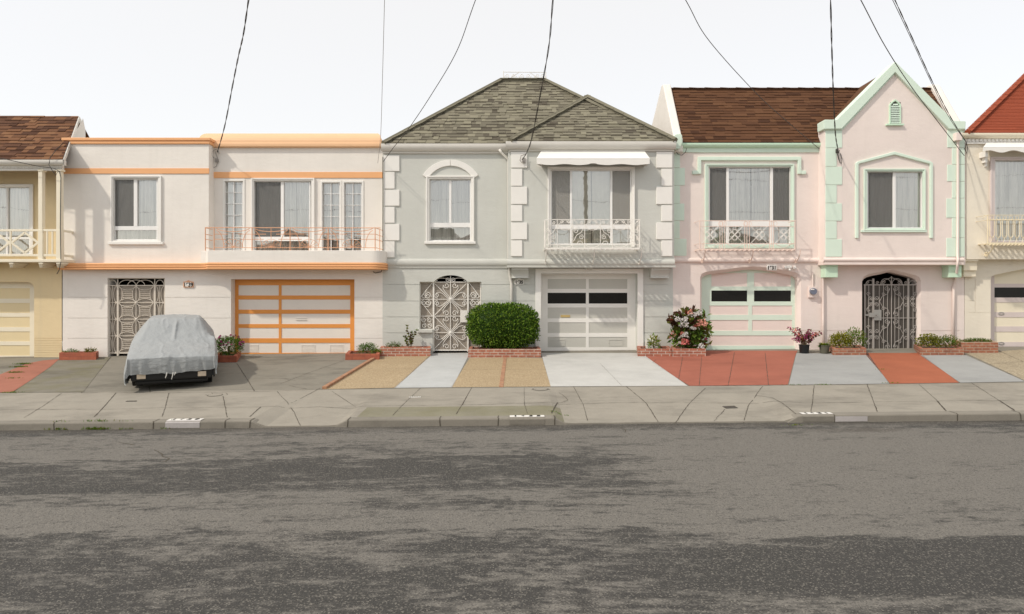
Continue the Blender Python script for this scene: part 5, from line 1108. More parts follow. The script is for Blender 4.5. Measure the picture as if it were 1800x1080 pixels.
mb = MB(); mb.box(-0.80,0.80,0.045,0.2,0.20,0.42); mb.box(-0.72,0.72,0.10,0.5,0.12,0.20); mb.build('bumper', M['black'], car, bev=0.03)
for s_ in (-0.60, 0.60):
    MB().box(s_-0.085,s_+0.085,0.022,0.05,0.245,0.345).build('bumper_lamp', plain('lamp_lens_a' if s_ < 0 else 'lamp_lens_b', (0.62,0.52,0.40), 0.25), car, bev=0.006)
MB().box(0.50,0.70,0.03,0.09,0.385,0.435).build('turn_signal', plain('amber_lens', (0.55,0.16,0.03), 0.25), car, bev=0.006)
for sx in (-1, 1):
    for sy in (0.75, 3.2):
        xw = sx*0.72; mb = MB(); mb.tube([(xw-0.10,sy,0.30),(xw-0.09,sy,0.30),(xw+0.09,sy,0.30),(xw+0.10,sy,0.30)], 0.30, 24); wv = mb.build('wheel', plain('tyre_rubber', (0.02,0.02,0.02), 0.85) if 'tyre_rubber' not in bpy.data.materials else bpy.data.materials['tyre_rubber'], car, bev=0.02)
        MB().tube([(xw+sx*0.10,sy,0.30),(xw+sx*0.115,sy,0.30)], 0.17, 16).build('rim', M['metal'], wv)
# the cover
cv = MB()
for i, s in enumerate(SS):
    for j, t in enumerate(TT):
        hem = 0.34+0.05*t
        if s < 0.9 and t < -0.70: hem = lerp(hem, 0.13, sstep(-0.66,-0.90,t)*(1-sstep(0.25,1.0,s)))
        if s > 0.9: hem = 0.30+0.05*math.sin(s*2.1)+(0.02 if t > 0 else -0.08)
        p = carpt(s, t, -0.012, hem)
        if s <= 0.03:    # front skirt gathers to an uneven hem
            fz = (p.z-0.28)/0.40; h0 = 0.335+0.075*max(0, t)+0.012*noise.noise(Vector((t*6,2,0)))+(-0.12*sstep(-0.62,-0.9,t)) - 0.03*math.exp(-(t/0.05)**2)
            p.z = lerp(h0, 0.66, max(0, min(1, (s+0.02)/0.05))**0.8) if abs(t) < 0.8 else p.z
            g = (1-(s+0.02)/0.05); p.y += 0.05*g*g-0.032*g*(0.5+0.5*math.sin(t*27+5*noise.noise(Vector((t*4,0,0)))))
        w_ = Vector((p.x*1.6, p.y*1.3, p.z*2.0))
        d = 0.012*noise.noise(w_*1.3)+0.006*noise.noise(w_*3.1+Vector((5,2,1)))+0.004*noise.noise(w_*7.5)
        # ridge-like creases
        rg = 1-abs(noise.noise(Vector((p.x*2.3+p.y*0.8, p.y*1.1-p.x*0.5, 3.3)))*2.0); d += 0.014*max(0, rg-0.80)*4; rg = 1-abs(noise.noise(Vector((p.x*3.1-p.y*1.7, p.y*2.0+p.x, 7.7)))*2.2); d += 0.010*max(0, rg-0.82)*5
        # one long crease on the windscreen
        dd = abs(p.x-0.02-0.10*(p.y-1.4)); d += 0.035*math.exp(-(dd/0.03)**2)*sstep(1.05,1.2,p.y)*(1-sstep(1.6,1.8,p.y))
        if t > 0.5: d += 0.09*math.exp(-((s-1.25)/0.16)**2-((t-0.76)/0.09)**2)
        if abs(t) > .8: p.x += (0.035*math.sin(s*15+2*noise.noise(Vector((s*3,t,0))))+d*1.3)*(1 if t > 0 else -1)*(abs(t)-.8)/.2; 
        if t < -0.74 and s < 0.75: p.x -= 0.0*(1-sstep(0.35,0.75,s))*sstep(-0.74,-0.92,t); p.y -= 0.02
        else: p.z += d*(1 if abs(t) < .8 else 0.3); p.y -= d*(0.8 if s < 0.05 else 0.35)
        cv.v.append(tuple(p))
for i in range(len(SS)-1):
    for j in range(nT-1): cv.f.append((i*nT+j, i*nT+j+1, (i+1)*nT+j+1, (i+1)*nT+j)); cv.m.append(0)
cov = thing('car_cover', c0, 'wrinkled grey fabric cover draped over the car on the driveway', 'car cover'); cov.rotation_euler = rot; cov.scale = (0.85,0.97,0.96); WL[cov.name] = Vector()
sh_ = cv.build('fabric', M['cover'], cov, smooth=True, recalc=False); ss_ = sh_.modifiers.new('sub', 'SUBSURF'); ss_.levels = 1; ss_.render_levels = 1
for px_, ln in ((-0.10,0.11),(0.02,0.14),(0.07,0.06)):
    mb = MB(); mb.tube([(px_,-0.03,0.36),(px_-0.01,-0.035,0.36-ln*0.5),(px_-0.03,-0.03,0.36-ln)], 0.012, 5, r2=0.008); mb.build('tie_strap', M['kpaint'], cov)

# ------------------------------------------------------------------ planters and plants
GREENS = [leafmat('dark_leaf', (0.045,0.10,0.014)), leafmat('mid_leaf', (0.085,0.17,0.02)), leafmat('bright_leaf', (0.15,0.25,0.035))]
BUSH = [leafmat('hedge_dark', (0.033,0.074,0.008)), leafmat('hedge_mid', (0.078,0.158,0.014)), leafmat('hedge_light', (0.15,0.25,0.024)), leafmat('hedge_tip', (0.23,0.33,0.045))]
YELLOWGREEN = [leafmat('olive_leaf', (0.17,0.175,0.022)), leafmat('lime_leaf', (0.27,0.26,0.03)), leafmat('deep_olive_leaf', (0.09,0.105,0.018))]
BRONZE = [leafmat('bronze_leaf', (0.075,0.035,0.02)), leafmat('green_brown_leaf', (0.13,0.13,0.03)), leafmat('deep_green_leaf', (0.07,0.13,0.02)), leafmat('red_leaf', (0.16,0.035,0.02))]
M['stem'] = plain('stem', (0.10,0.07,0.035), 0.9); M['magenta'] = leafmat('magenta_petal', (0.42,0.055,0.20)); M['pinkpetal'] = leafmat('rose_petal', (0.70,0.22,0.20)); M['salmon'] = leafmat('salmon_petal', (0.80,0.36,0.28)); M['whitepetal'] = leafmat('white_petal', (0.82,0.80,0.74)); M['plum'] = leafmat('plum_petal', (0.22,0.04,0.08))
M['twig'] = plain('twig_bark', (0.13,0.09,0.05), 0.9)
def rdir(zmin=-1.0):
    while True:
        v = Vector((R.uniform(-1,1), R.uniform(-1,1), R.uniform(-1,1)))
        if 0.05 < v.length < 1 and v.normalized().z >= zmin: return v.normalized()
def cloud(mb, c, rx, ry, rz, n, L, W, nm, zmin=-1.0, sup=2.0, inner=0.72, weights=None, up=0.3):
    for _ in range(n):
        d = rdir(zmin); k = (abs(d.x)**sup+abs(d.y)**sup+abs(d.z)**sup)**(-1/sup)
        lump = 1+0.07*noise.noise(d*3.2+Vector((c.x,0,0)))+0.05*noise.noise(d*8)
        r_ = R.uniform(inner, 1.02)*lump; p = c+Vector((d.x*rx, d.y*ry, d.z*rz))*k*r_
        ld = (d+rdir()*0.85+Vector((0,0,up))).normalized(); mb.leaf(p, ld, (d+rdir()*0.7).normalized(), L*R.uniform(.7,1.25), W*R.uniform(.7,1.2), R.choices(range(nm), weights or [1]*nm)[0])
def planter(px0, px1, pt, pbm, m, label, y_back=F-0.03, w=0.09, skewl=0, dep=None):
    f = G((px0+px1)/2, pbm); yf = f.y; 
    if dep: y_back = yf+dep
    xa, xb = X(px0,yf), X(px1,yf); zb = zfun((xa+xb)/2, yf)-0.04; zt = Z(pt,yf)
    pl = thing('brick_planter', ((xa+xb)/2, (yf+y_back)/2, zb+0.04), label, 'planter'); mb = MB()
    mb.box(xa, xb, yf, yf+w, zb, zt); mb.box(xa, xa+w, yf+w, y_back, zb, zt); mb.box(xb-w, xb, yf+w, y_back, zb, zt); mb.box(xa+w, xb-w, y_back-w*0.6, y_back, zb, zt-0.004)
    k = 0.75*(xa+xb)/2/yf; sb = MB().box(xa+w*0.98, xb-w*0.98, yf+w*0.98, y_back-w*0.58, zb, zt-0.05)
    for q in (mb, sb): q.v = [(x+k*(y-yf), y, z) for x, y, z in q.v]
    mb.build('brick_wall', M[m], pl, bev=0.006); sb.build('soil', M['soil'], pl)
    return (xa, xb, yf, y_back, zt-0.05)
def plant(name, base, label, cat, build, group=None):
    t = thing(name, base, label, cat, group); build(t); return t
pA = planter(104, 169, 620.5, 633.5, 'brick_red', 'low red painted planter with sparse weeds left of the covered car', y_back=F-0.1)
pB = planter(376, 416, 626, 637.5, 'brick_red', 'red painted planter behind car holding a pink flowering bush')
pC = planter(607, 667, 622.5, 633, 'brick_red', 'low red planter beside the orange garage door')
pD = planter(668, 757, 611, 627, 'brick', 'brick planter left of the white scrolled gate')
pE = planter(823, 951, 614, 629, 'brick', 'long brick planter beneath the round clipped bush')
pF = planter(1121, 1181, 613.5, 627, 'brick', 'brick planter right of the white panelled garage door')
pG = planter(1182, 1241, 613.5, 627, 'brick', 'brick planter holding the tall hydrangea bush')
pH = planter(1464, 1523, 612.5, 625, 'brick_old', 'weathered brick planter left of the dark arched gate')
pI = planter(1617, 1695, 612.5, 625, 'brick_old', 'weathered brick planter right of the dark arched gate')
pJ = planter(1690, 1755, 602, 621, 'brick_old', 'taller stepped brick planter by the cream house')
# clipped bush
def b_bush(t):
    c = Vector((X(884,16.6), 16.58, Z(573,16.6))); mb = MB(); rx, ry, rz = 61*16.6/FPX, 0.5, 38*16.6/FPX
    cloud(mb, c, rx, ry, rz, 9500, 0.058, 0.036, 4, sup=3.1, inner=0.78, weights=[4,4,3,1.6]); mb.build('foliage', BUSH, t, recalc=False)
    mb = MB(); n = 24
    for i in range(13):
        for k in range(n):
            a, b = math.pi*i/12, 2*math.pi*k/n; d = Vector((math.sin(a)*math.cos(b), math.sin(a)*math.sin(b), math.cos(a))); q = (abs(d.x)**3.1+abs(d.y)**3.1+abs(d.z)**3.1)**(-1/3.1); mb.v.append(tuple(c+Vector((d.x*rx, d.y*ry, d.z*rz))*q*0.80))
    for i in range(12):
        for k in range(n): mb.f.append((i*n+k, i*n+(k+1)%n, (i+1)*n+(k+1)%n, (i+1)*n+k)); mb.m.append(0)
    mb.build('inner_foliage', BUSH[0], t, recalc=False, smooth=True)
    mb = MB()
    for k in range(7): a = R.uniform(-.25,.25); mb.tube([(c.x+a*.4,16.6,pE[4]-.02),(c.x+a*2,16.58+R.uniform(-.1,.1),c.z-rz*.7)], 0.02, 6, r2=0.012)
    mb.build('stem', M['twig'], t)
plant('clipped_bush', (X(884,16.6),16.6,pE[4]), 'large round clipped green bush beside the white gate', 'bush', b_bush)
def b_pinkbush(t):
    y = (pB[2]+pB[3])/2; c = Vector((X(402,y), y, Z(609,y))); mb = MB(); cloud(mb, c, 25*y/FPX, 0.28, 17*y/FPX, 2600, 0.05, 0.016, 3, inner=0.6, weights=[3,4,2], up=0.6); mb.build('foliage', GREENS, t, recalc=False)
    for k in range(46):
        d = rdir(-0.2); p = c+Vector((d.x*26*y/FPX, d.y*.3, abs(d.z)*20*y/FPX+0.02)); mb = MB()
        for _ in range(9): e = rdir(-.3); mb.leaf(p, e, rdir(), 0.036, 0.03)
        mb.build('flower', M['magenta'] if k%3 else M['plum'], t, recalc=False)
    MB().tube([(c.x,y,pB[4]-.02),(c.x,y,c.z)], 0.03, 6).build('stem', M['twig'], t)
plant('flowering_bush', (X(402,pB[2]+.2),(pB[2]+pB[3])/2,pB[4]), 'green bush with small magenta flowers behind the covered car', 'bush', b_pinkbush)
def lowplant(pl, u, px_w, hgt, n, L, W, mats, label, name='planter_shrub', zmin=-0.1, nf=None):
    x = lerp(pl[0], pl[1], u); y = (pl[2]+pl[3])/2; x += 0.75*(pl[0]+pl[1])/2/pl[2]*(y-pl[2]); b = Vector((x, y, pl[4])); hgt *= 1.2; px_w *= 1.12; n = int(n*1.3)
    def f(t):
        c = b+Vector((0,0,hgt*0.42)); mb = MB(); cloud(mb, c, px_w, min(0.24,px_w), hgt*0.58, n, L, W, len(mats), zmin=zmin-0.5, inner=0.35, up=0.5); mb.build('foliage', mats, t, recalc=False)
        mb = MB()
        for k in range(6): e = rdir(0.3); mb.tube([b, b+Vector((e.x*px_w*.7, e.y*.12, hgt*.6))], 0.008, 5, r2=0.004)
        mb.build('stem', M['twig'], t)
    return plant(name, b, label, 'plant', f)
lowplant(pA, 0.28, 0.16, 0.09, 90, 0.07, 0.015, GREENS, 'sparse grassy weed at left in red painted planter', 'weed_clump')
lowplant(pA, 0.80, 0.14, 0.11, 110, 0.07, 0.018, YELLOWGREEN, 'lime weed clump at right end of red painted planter', 'weed_clump')
lowplant(pC, 0.62, 0.24, 0.24, 700, 0.05, 0.014, GREENS, 'low dark green shrub in planter by orange garage door')
lowplant(pC, 0.90, 0.12, 0.10, 150, 0.05, 0.022, [GREENS[2], YELLOWGREEN[1]], 'bright green ground plant beside the low dark shrub', 'ground_plant')
lowplant(pD, 0.26, 0.20, 0.13, 200, 0.06, 0.012, [GREENS[1], YELLOWGREEN[2]], 'low grassy plant in brick planter left of the white gate', 'ground_plant')
lowplant(pF, 0.50, 0.13, 0.30, 130, 0.08, 0.032, [YELLOWGREEN[1], GREENS[2]], 'small lime green plant before the pale utility box')
lowplant(pH, 0.30, 0.26, 0.36, 700, 0.045, 0.034, [YELLOWGREEN[1], YELLOWGREEN[0]], 'yellow green shrub in planter left of dark gate')
lowplant(pH, 0.74, 0.24, 0.44, 620, 0.05, 0.022, [GREENS[1], YELLOWGREEN[0], GREENS[2]], 'taller spiky green shrub next to the dark gate')
lowplant(pI, 0.28, 0.26, 0.30, 620, 0.045, 0.034, [YELLOWGREEN[1], YELLOWGREEN[0], YELLOWGREEN[2]], 'olive shrub just right of the dark arched gate')
lowplant(pI, 0.72, 0.28, 0.27, 560, 0.05, 0.02, [GREENS[1], YELLOWGREEN[0]], 'spiky green shrub at the foot of pink downspout')
lowplant(pJ, 0.5, 0.36, 0.09, 420, 0.05, 0.014, [GREENS[1], YELLOWGREEN[2]], 'low ground cover plant in the taller brick planter', 'ground_plant')
def b_sprig(t):
    b = Vector((lerp(pD[0],pD[1],0.56), (pD[2]+pD[3])/2, pD[4])); mb = MB(); lf = MB()
    for k, (dx, hh) in enumerate(((-0.05,0.58),(0.05,0.40),(0.14,0.46),(-0.12,0.30))):
        pts = [b+Vector((dx*s_*1.2+0.02*math.sin(s_*5+k), R.uniform(-.02,.02), hh*s_)) for s_ in [i/8 for i in range(9)]]; mb.tube(pts, 0.009, 5, r2=0.004)
        for p in pts[2:]:
            for _ in range(6): e = rdir(-.1); lf.leaf(p, (e+Vector((0,0,.3))), rdir(), 0.075, 0.035, R.choice([0,1,2,3]))
    mb.build('stem', M['twig'], t); lf.build('foliage', [GREENS[1], BRONZE[1], YELLOWGREEN[0], BRONZE[0]], t, recalc=False)
    p = b+Vector((0.20,-.03,0.42)); fm = MB()
    for _ in range(12): fm.leaf(p, rdir(), rdir(), 0.04, 0.03)
    fm.build('flower', M['whitepetal'], t, recalc=False)
plant('young_shrub', (lerp(pD[0],pD[1],0.56),(pD[2]+pD[3])/2,pD[4]), 'thin young upright shrub in brick planter left of gate', 'plant', b_sprig)
def flowerball(t, p, r, m, n=60):
    mb = MB()
    for _ in range(n): d = rdir(-.6); mb.leaf(p+d*r*R.uniform(.4,.95), (d+rdir()*.9).normalized(), (d+rdir()*.3).normalized(), r*0.55, r*0.5)
    mb.build('flower', m, t, recalc=False)
def b_hyd(t):
    y0 = (pG[2]+pG[3])/2; y = y0-0.05; k = y/FPX; mb = MB()
    cl = [(1214,590,28,20,1),(1224,568,24,20,1),(1205,573,20,16,0),(1212,553,18,10,0),(1190,563,14,9,0),(1232,580,16,20,1),(1194,592,16,18,1),(1220,603,24,10,1)]
    for a, b, rx, rz, kind in cl:
        cloud(mb, P(a,b,y), rx*k, 0.22, rz*k, 100, 0.15, 0.095, 5, inner=0.3, weights=[4,3,1.5,0.8,0.8] if kind == 0 else [0.3,3,4,0.3,4], up=0.1)
    mb.build('foliage', BRONZE+[GREENS[2]], t, recalc=False)
    mb = MB(); b = Vector((X(1212,y),y0,pG[4]))
    for a, c, rx, rz, kind in cl: mb.tube([b, P((a+1212)/2, 600, y0), P(a,c,y)], 0.014, 6, r2=0.006)
    mb.build('stem', M['twig'], t)
    for a, b_, r, m in ((1202,571.5,6,'whitepetal'),(1191.5,562,4,'whitepetal'),(1219.5,554,4.2,'whitepetal'),(1229.5,552,4.6,'whitepetal'),(1204.5,590,4.5,'whitepetal'),(1232.5,609.5,4.5,'whitepetal'),(1234,569,6.5,'salmon'),(1203,602,5.5,'pinkpetal'),(1213.5,549,4,'salmon'),(1203.5,562,4.5,'whitepetal'),(1216,577.5,3,'whitepetal'),(1221,578,2.5,'whitepetal'),(1199,586,2.2,'pinkpetal'),(1241,598,2.5,'plum')):
        flowerball(t, P(a,b_,y-0.27), r*k*1.15, M[m], 55)
    for a, b_ in ((1180,588),(1183,584),(1179,594),(1186,590),(1229,594),(1234,592),(1244,606)):
        flowerball(t, P(a,b_,y-0.15), 2.5*k, M['pinkpetal' if a < 1200 else 'plum'], 22)
plant('hydrangea_bush', (X(1212,16.6),(pG[2]+pG[3])/2,pG[4]), 'tall bronze-leaved bush with white and pink blooms', 'bush', b_hyd)
def pot(px, pt, pbm, wt, wb, m, label):
    f = G(px, pbm-1); y = f.y+0.12; k = y/FPX; p = Vector((X(px,y), y, zfun(X(px,y),y))); h = Z(pt,y)-p.z
    t = thing('flower_pot', p, label, 'pot'); MB().lathe(p, [(wb*k*.9,0.0),(wb*k,0.012),(wt*k*.97,h*0.9),(wt*k*1.04,h*0.9),(wt*k*1.04,h),(wt*k*.95,h),(wt*k*.92,h*.88)], 24).build('pot_body', m, t, smooth=False)
    MB().lathe(p, [(0.001,h*.8),(wt*k*.9,h*.8),(wt*k*.9,h*.86),(0.001,h*.86)], 16).build('soil', M['soil'], t); return p+Vector((0,0,h*.86)), k
b0, k0 = pot(1413.5, 606, 623.5, 8.8, 7.6, plain('black_plastic', (0.012,0.013,0.014), 0.4), 'black plastic flower pot by the mint garage door')
b1_, k1 = pot(1449, 607, 624, 8.8, 6.8, concrete('weathered_pot', (0.12,0.115,0.085), 0.5, sc=4), 'smaller weathered grey green pot beside the black one')
def b_az(t):
    mb = MB(); fl_ = [MB() for _ in range(4)]; lf = MB()
    tips = [(-23,-26),(-19,-24),(-10,-25),(-6,-22),(1,-17),(4,-12),(9,-18),(13,-15),(18,-17),(22,-19),(25,-17),(-17,-7),(-12,-10),(-8,-14),(-3,-9),(14,-3),(16,-5),(-1,-4),(6,-22)]
    for i, (dx, dy) in enumerate(tips):
        tp = b0+Vector((dx*k0, R.uniform(-.12,.12), -dy*k0+0.04)); md = b0.lerp(tp, 0.5)+Vector((0,0,0.03)); mb.tube([b0, md, tp], 0.007, 5, r2=0.004)
        for s_ in (0.55,0.7,0.85,1.0):
            p = b0.lerp(tp, s_)+Vector((0,0,.02))
            for _ in range(9): e = rdir(-.3); fl_[i%4].leaf(p+e*.02, e, rdir(), 0.042, 0.036, 0)
            for _ in range(4): e = rdir(-.3); lf.leaf(p+e*.03, e, rdir(), 0.05, 0.026, R.choice([0,1,2]))
    mb.build('stem', M['twig'], t); lf.build('foliage', [BRONZE[1], BRONZE[3], GREENS[1]], t, recalc=False)
    for f_, m in zip(fl_, ('magenta','pinkpetal','plum','magenta')): f_.build('blossom', M[m], t, recalc=False)
plant('azalea', b0, 'azalea with magenta blossom growing in the black pot', 'plant', b_az)
def b_succ(t):
    mb = MB(); 
    for i in range(70):
        a = R.uniform(0,6.28); e = Vector((math.cos(a), math.sin(a)*.8, R.uniform(0.1,1.1))); mb.leaf(b1_+Vector((math.cos(a)*.04,math.sin(a)*.04,.0)), e, Vector((0,0,1)), R.uniform(.08,.15), 0.05, R.choice([0,1,2]))
    for i in range(14): e = Vector((-1,R.uniform(-.5,.2),R.uniform(-.5,.3))); mb.leaf(b1_+Vector((-.08,-.03,.02)), e, Vector((0,0,1)), R.uniform(.08,.14), 0.04, 2)
    mb.build('foliage', [GREENS[2], YELLOWGREEN[1], GREENS[1]], t, recalc=False); MB().tube([b1_, b1_+Vector((.1,0,.15)), b1_+Vector((.12,0,.25))], 0.004, 4).build('stem', M['twig'], t)
plant('potted_plant', b1_, 'leafy green plant growing in the weathered grey pot', 'plant', b_succ)

# ------------------------------------------------------------------ kerb numbers, covers, weeds
def kmark(px0, px1, txt, label, face):
    y0, y1 = 9.612, 9.735; xa, xb = X(px0,9.65), X(px1,9.65); xm = (xa+xb)/2; t = thing('kerb_number', (xm, 9.67, zfun(xm,9.67)), label, 'kerb number')
    zt = lambda x: GR*x+0.1245
    mb = MB(); mb.quad((xa,y0+.012,zt(xa)-.004),(xb,y0+.012,zt(xb)-.004),(xb,y1,zt(xb)),(xa,y1,zt(xa))); mb.build('white_patch', M['kpaint'], t, recalc=False)
    mb = MB(); mb.quad((xa,9.586,GR*xa+0.012),(xb,9.586,GR*xb+0.012),(xb,9.586,GR*xb+0.088),(xa,9.586,GR*xa+0.088)); mb.quad((xa,9.586,GR*xa+0.088),(xb,9.586,GR*xb+0.088),(xb,y0+.012,zt(xb)-.004),(xa,y0+.012,zt(xa)-.004)); mb.build('painted_face', M[face], t, recalc=False)
    tm = MB()
    for i, ch_ in enumerate(txt): textmb(ch_, lerp(xa,xb,(i+0.75)/4.5), y0+0.030, 0.0, 0.115, flat=True, sx=1.2, mb=tm, bold=0.004)
    tm.v = [(x, y, zt(x)+0.003-(y1-y)*0.03) for x, y, z in tm.v]; tm.build('numerals', M['digit'], t, recalc=False)
kmark(294.5, 354.5, '1639', 'black number 1639 stencilled on white patch of left kerb', 'kpaint_old')
kmark(896, 957, '1635', 'black number 1635 stencilled on white patch of middle kerb', 'kerb')
kmark(1409, 1463, '1631', 'black number 1631 stencilled on white patch of right kerb', 'kerb')
mb = MB(); xa, xb = X(1467.5,9.6), X(1524,9.6); mb.quad((xa,9.5855,GR*xa+.01),(xb,9.5855,GR*xb+.01),(xb,9.5855,GR*xb+.088),(xa,9.5855,GR*xa+.088)); struct(mb.build('kerb_paint', M['kpaint_old'], recalc=False))
def cover(px, py, w_, d_, m, label, ring=False, ang=0):
    p = G(px, py); t = thing('utility_cover', p, label, 'utility cover'); mb = MB()
    def q(a, b): x, y = p.x+a*math.cos(ang)-b*math.sin(ang), p.y+a*math.sin(ang)+b*math.cos(ang); return (x, y)
    if not ring:
        c = [q(-w_,-d_),q(w_,-d_),q(w_,d_),q(-w_,d_)]; mb.add([(x,y,zfun(x,y)+.008) for x,y in c]+[(x,y,zfun(x,y)-.02) for x,y in c], [(0,1,2,3),(0,1,5,4),(1,2,6,5),(2,3,7,6),(3,0,4,7)]); mb.build('lid', m, t)
        mb = MB()
        for k in range(6): 
            c = [q(lerp(-w_,w_,(k+.3)/6),-d_*.8),q(lerp(-w_,w_,(k+.7)/6),-d_*.8),q(lerp(-w_,w_,(k+.7)/6),d_*.8),q(lerp(-w_,w_,(k+.3)/6),d_*.8)]; mb.add([(x,y,zfun(x,y)+.012) for x,y in c], [(0,1,2,3)])
        mb.build('slots', M['joint'], t, recalc=False)
    else:
        n = 24; mb.add([(p.x+w_*math.cos(k*2*math.pi/n)*s_, p.y+w_*math.sin(k*2*math.pi/n)*s_, zfun(p.x+w_*math.cos(k*2*math.pi/n)*s_, p.y+w_*math.sin(k*2*math.pi/n)*s_)+.005) for s_ in (1,0.9) for k in range(n)], [(k,(k+1)%n,n+(k+1)%n,n+k) for k in range(n)]); mb.build('rim', M['joint'], t, recalc=False)
        mb = MB(); mb.add([(p.x+w_*.9*math.cos(k*2*math.pi/n), p.y+w_*.9*math.sin(k*2*math.pi/n), zfun(p.x, p.y+w_*.9*math.sin(k*2*math.pi/n))+.006+GR*w_*.9*math.cos(k*2*math.pi/n)) for k in range(n)], [tuple(range(n))]); mb.build('lid', m, t, recalc=False)
iron = plain('cast_iron', (0.10,0.09,0.08), 0.7)
cover(1283.5, 716.5, 0.10, 0.07, iron, 'dark iron grating set in the sidewalk before the red driveway', ang=0.1)
cover(231, 706, 0.085, 0.025, iron, 'small dark metal plate in sidewalk before the covered car')
cover(729.5, 698.5, 0.10, 0.035, M['kpaint'], 'pale rectangular lid in sidewalk before the white gate', ang=0.1)
cover(378, 695, 0.13, 0.13, M['conc'], 'round concrete lid in the sidewalk right of the car', ring=True)
cover(950, 684.5, 0.15, 0.15, M['conc'], 'round concrete lid in the sidewalk below the bush bed', ring=True)
wm = MB()
for px, py, n, s_ in ((105,752.5,30,.05),(165,751.5,60,.06),(175,751.5,40,.05),(222,750.5,16,.04),(300,751,12,.04),(35,646,40,.05),(42,641,50,.06),(25,656,40,.05),(22,666,12,.04),(1400,748,8,.03),(1395,677,8,.03),(1445,677,10,.03),(1565,674,10,.03),(1552,650,6,.03),(20,691,14,.04),(980,727,8,.03),(655,627,25,.05),(1455,621,20,.05)):
    p0 = G(px, py)
    for _ in range(n*3):
        p = p0+Vector((R.gauss(0,.09), R.gauss(0,.018), 0)); p.z = zfun(p.x,p.y) if not (9.45 < p.y < 9.62) else GR*p.x; wm.leaf(p, Vector((R.uniform(-.6,.6),R.uniform(-.6,.6),1)), rdir(), s_*R.uniform(.5,1.1), 0.012, R.choice([0,1,2]))
wd_ = wm.build('weeds', [GREENS[1], GREENS[2], YELLOWGREEN[0]], recalc=False); wd_['kind'] = 'stuff'

# ------------------------------------------------------------------ overhead wires
def wire(pts, ya, yt, label, r, m='cable', twist=False, end=None):
    """pts: photo points from the house upward; runs on over the street to a pole line behind the camera"""
    n = len(pts); V_ = [P(a, b, lerp(ya, yt, (i/(n-1))**0.9)) for i, (a, b) in enumerate(pts)]
    d = V_[-1]-V_[-2]; d = d/abs(d.y); k_end = V_[-1].y+4.0; V_ += [V_[-1]+d*u*k_end-Vector((0,0,u*u*2.0)) for u in (0.12,0.3,0.6,1.0)]
    fine = []
    for i in range(len(V_)-1):
        p0, p1, p2, p3 = V_[max(0,i-1)], V_[i], V_[i+1], V_[min(len(V_)-1,i+2)]; k = max(4, int((p2-p1).length/0.1)) if i < n-1 else 12
        for q in range(k):
            t = q/k; fine.append(0.5*((2*p1)+(p2-p0)*t+(2*p0-5*p1+4*p2-p3)*t*t+(3*p1-p0-3*p2+p3)*t*t*t))
    fine.append(V_[-1]); o = MB()
    if twist:
        A, B = [], []; 
        for i, p in enumerate(fine):
            a = i*0.62; q = Vector((math.cos(a), math.sin(a)*.5, math.sin(a)*.3))*r*0.9; A.append(p+q); B.append(p-q)
        o.tube(A, r*.75, 5); o.tube(B, r*.75, 5)
    else: o.tube(fine, r, 5)
    ob = o.build('overhead_cable', M[m], None, smooth=True, loc=fine[0]); tag(ob, label, 'cable')
wire([(382,268),(395,222),(409,150),(419,100),(428,60),(437,0)], yw-0.06, 11.5, 'thick twisted service cable running to the white house parapet', 0.0105, twist=True)
wire([(664,287),(669,240),(672,150),(676,0)], yw-0.05, 12, 'thin pale cable reaching right end of the white house', 0.0055, 'cable_lt')
wire([(674,284),(690,262),(720,224),(760,164),(803,90),(836,0)], F-0.08, 11.5, 'thin dark cable reaching the left end of grey house gutter', 0.0075)
wire([(918,281),(926,268),(935,242),(951,160),(965,80),(972,0)], yB-0.1, 11, 'thick twisted cable running down to the grey bay', 0.010, twist=True)
wire([(1440,262),(1380,211),(1325,160),(1245,70),(1205,0)], F-0.06, 11.5, 'thin cable slanting across brown roof of pink house', 0.0075)
wire([(1474,268),(1469,240),(1466,190),(1463,110),(1460,0)], yG-0.06, 11, 'thick twisted cable dropping to left side of pink gable', 0.010, twist=True)
wire([(1695,274),(1650,216),(1600,150),(1555,80),(1513,0)], yG-0.06, 11.5, 'thin cable crossing the pink gable diagonally', 0.0085)
wire([(1698,250),(1668,206),(1637,145),(1600,65),(1569,0)], yR-0.1, 11.5, 'thin upper cable of the pair reaching cream house corner', 0.006)
wire([(1699,251),(1672,208),(1640,146),(1604,68),(1573,0)], yR-0.08, 11.5, 'thicker twisted lower cable of the pair reaching cream house', 0.0075, twist=True)

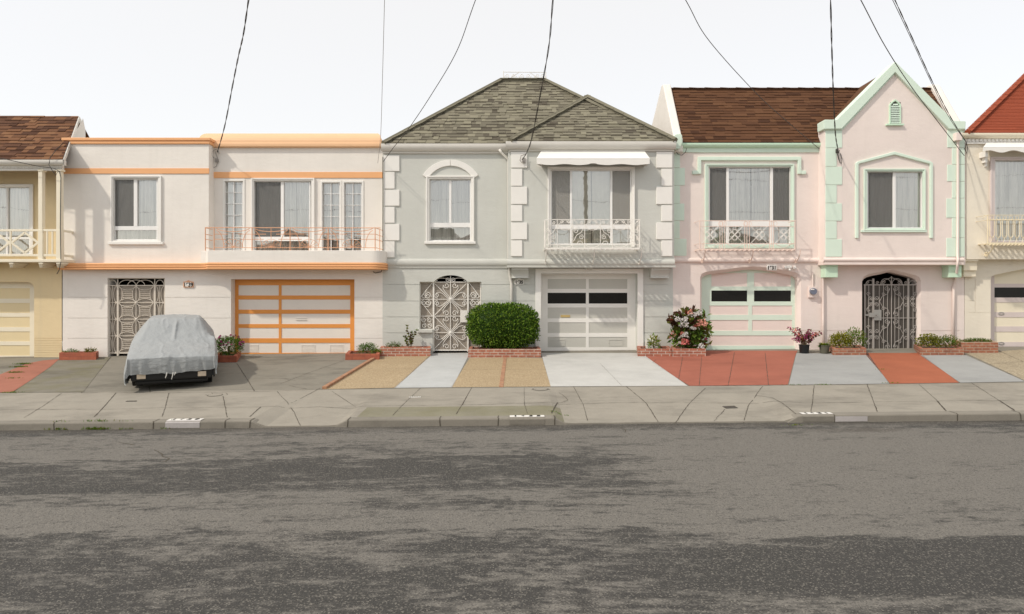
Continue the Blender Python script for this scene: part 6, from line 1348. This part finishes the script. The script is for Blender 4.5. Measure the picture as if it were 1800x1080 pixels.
# ------------------------------------------------------------------ the far side of the street, which the window panes mirror
def opposite(x0, x1, h, m, rm, label, gable):
    t = thing('house_across', ((x0+x1)/2, -9.5, GR*(x0+x1)/2), label, 'house', 'houses across the street')
    mb = MB(); z0 = GR*x0-0.4; mb.relief(x0, x1, z0, h, 9.5, [(lerp(x0,x1,.12), 0.3, lerp(x0,x1,.5), 2.4, 0.3, True), (lerp(x0,x1,.68), 0.3, lerp(x0,x1,.82), 2.5, 0.4, True), (lerp(x0,x1,.15), 3.6, lerp(x0,x1,.45), 5.2, 0.15, True), (lerp(x0,x1,.66), 3.7, lerp(x0,x1,.84), 5.1, 0.15, True)])
    mb.v = [(x, -y, z) for x, y, z in mb.v]; mb.box(x0, x1, -20, -10.2, z0, h-0.01); mb.build('wall', m, t, recalc=False)
    mb = MB(); mb.box(lerp(x0,x1,.12), lerp(x0,x1,.5), -9.85, -9.81, 0, 2.4); mb.build('garage_door', M['white'], t)
    for a, b in ((.15,.45),(.66,.84)): MB().box(lerp(x0,x1,a), lerp(x0,x1,b), -9.7, -9.66, 3.6, 5.2).build('window', M['black_glass'], t)
    mb = MB(); c = (x0+x1)/2
    if gable: mb.add([(x0-.1,-9.3,h),(x1+.1,-9.3,h),(c,-9.3,h+1.1),(x0-.1,-20,h),(x1+.1,-20,h),(c,-20,h+1.1)], [(0,1,2),(3,4,5),(0,2,5,3),(1,2,5,4)])
    else: mb.box(x0-.02, x1+.02, -9.7, -9.4, h-0.3, h+0.25)
    mb.build('roof', rm, t)
for i, (h, m, rm, lb, g) in enumerate(((5.2,'cream_stucco',SH_BROWN2[0],'cream gabled house across the street',1),(5.7,'grey_stucco',SH_GREY[2],'grey flat-topped house across the street',0),(5.2,'white_stucco',SH_BROWN[1],'white gabled house across the street',1),(5.6,'yellow_stucco',SH_GREY[1],'yellow flat-topped house across the street',0),(5.3,'pink_stucco',SH_BROWN[2],'pink gabled house across the street',1))):
    opposite(-19.1+7.64*i, -19.1+7.64*(i+1)-0.02, h, M[m], rm, lb, g)
for x, h, lb in ((-7.3,6.6,'dark round tree on the far sidewalk'),(6.4,5.6,'smaller dark tree on the far sidewalk'),(13.5,7.0,'tall dark tree on the far sidewalk')):
    t = thing('street_tree', (x,-6.5,GR*x), lb, 'tree', 'trees across the street'); MB().tube([(x,-6.5,GR*x-.1),(x+.1,-6.5,h*.5),(x,-6.4,h*.8)], 0.12, 8, r2=0.04).build('trunk', M['twig'], t)
    mb = MB()
    for k in range(6): cloud(mb, Vector((x+R.uniform(-.9,.9),-6.5+R.uniform(-.8,.8),h*.68+R.uniform(-.8,1.0))), 1.0, 1.0, 0.8, 260, 0.22, 0.12, 3, inner=0.2)
    mb.build('crown', GREENS, t, recalc=False)
x = 4.7; t = thing('utility_pole', (x,-5.2,GR*x), 'wooden utility pole with crossarm on the far sidewalk', 'utility pole')
MB().tube([(x,-5.2,-.3),(x,-5.2,11.5)], 0.16, 10, r2=0.11).build('pole', M['twig'], t); MB().box(x-1.2,x+1.2,-5.4,-5.3,9.6,9.75).build('crossarm', M['twig'], t)
for k, zz in enumerate((9.85,7.9)):
    o = MB(); o.tube([(-40+i*1.0, -5.35, zz-0.9*math.sin(math.pi*(i%40)/40)) for i in range(81)], 0.010, 5); ob = o.build('overhead_cable', M['cable'], None, loc=(0,-5.35,zz)); tag(ob, ('top street cable along the far side pole line','middle street cable along the far side pole line','lowest street cable along the far side pole line')[k], 'cable')
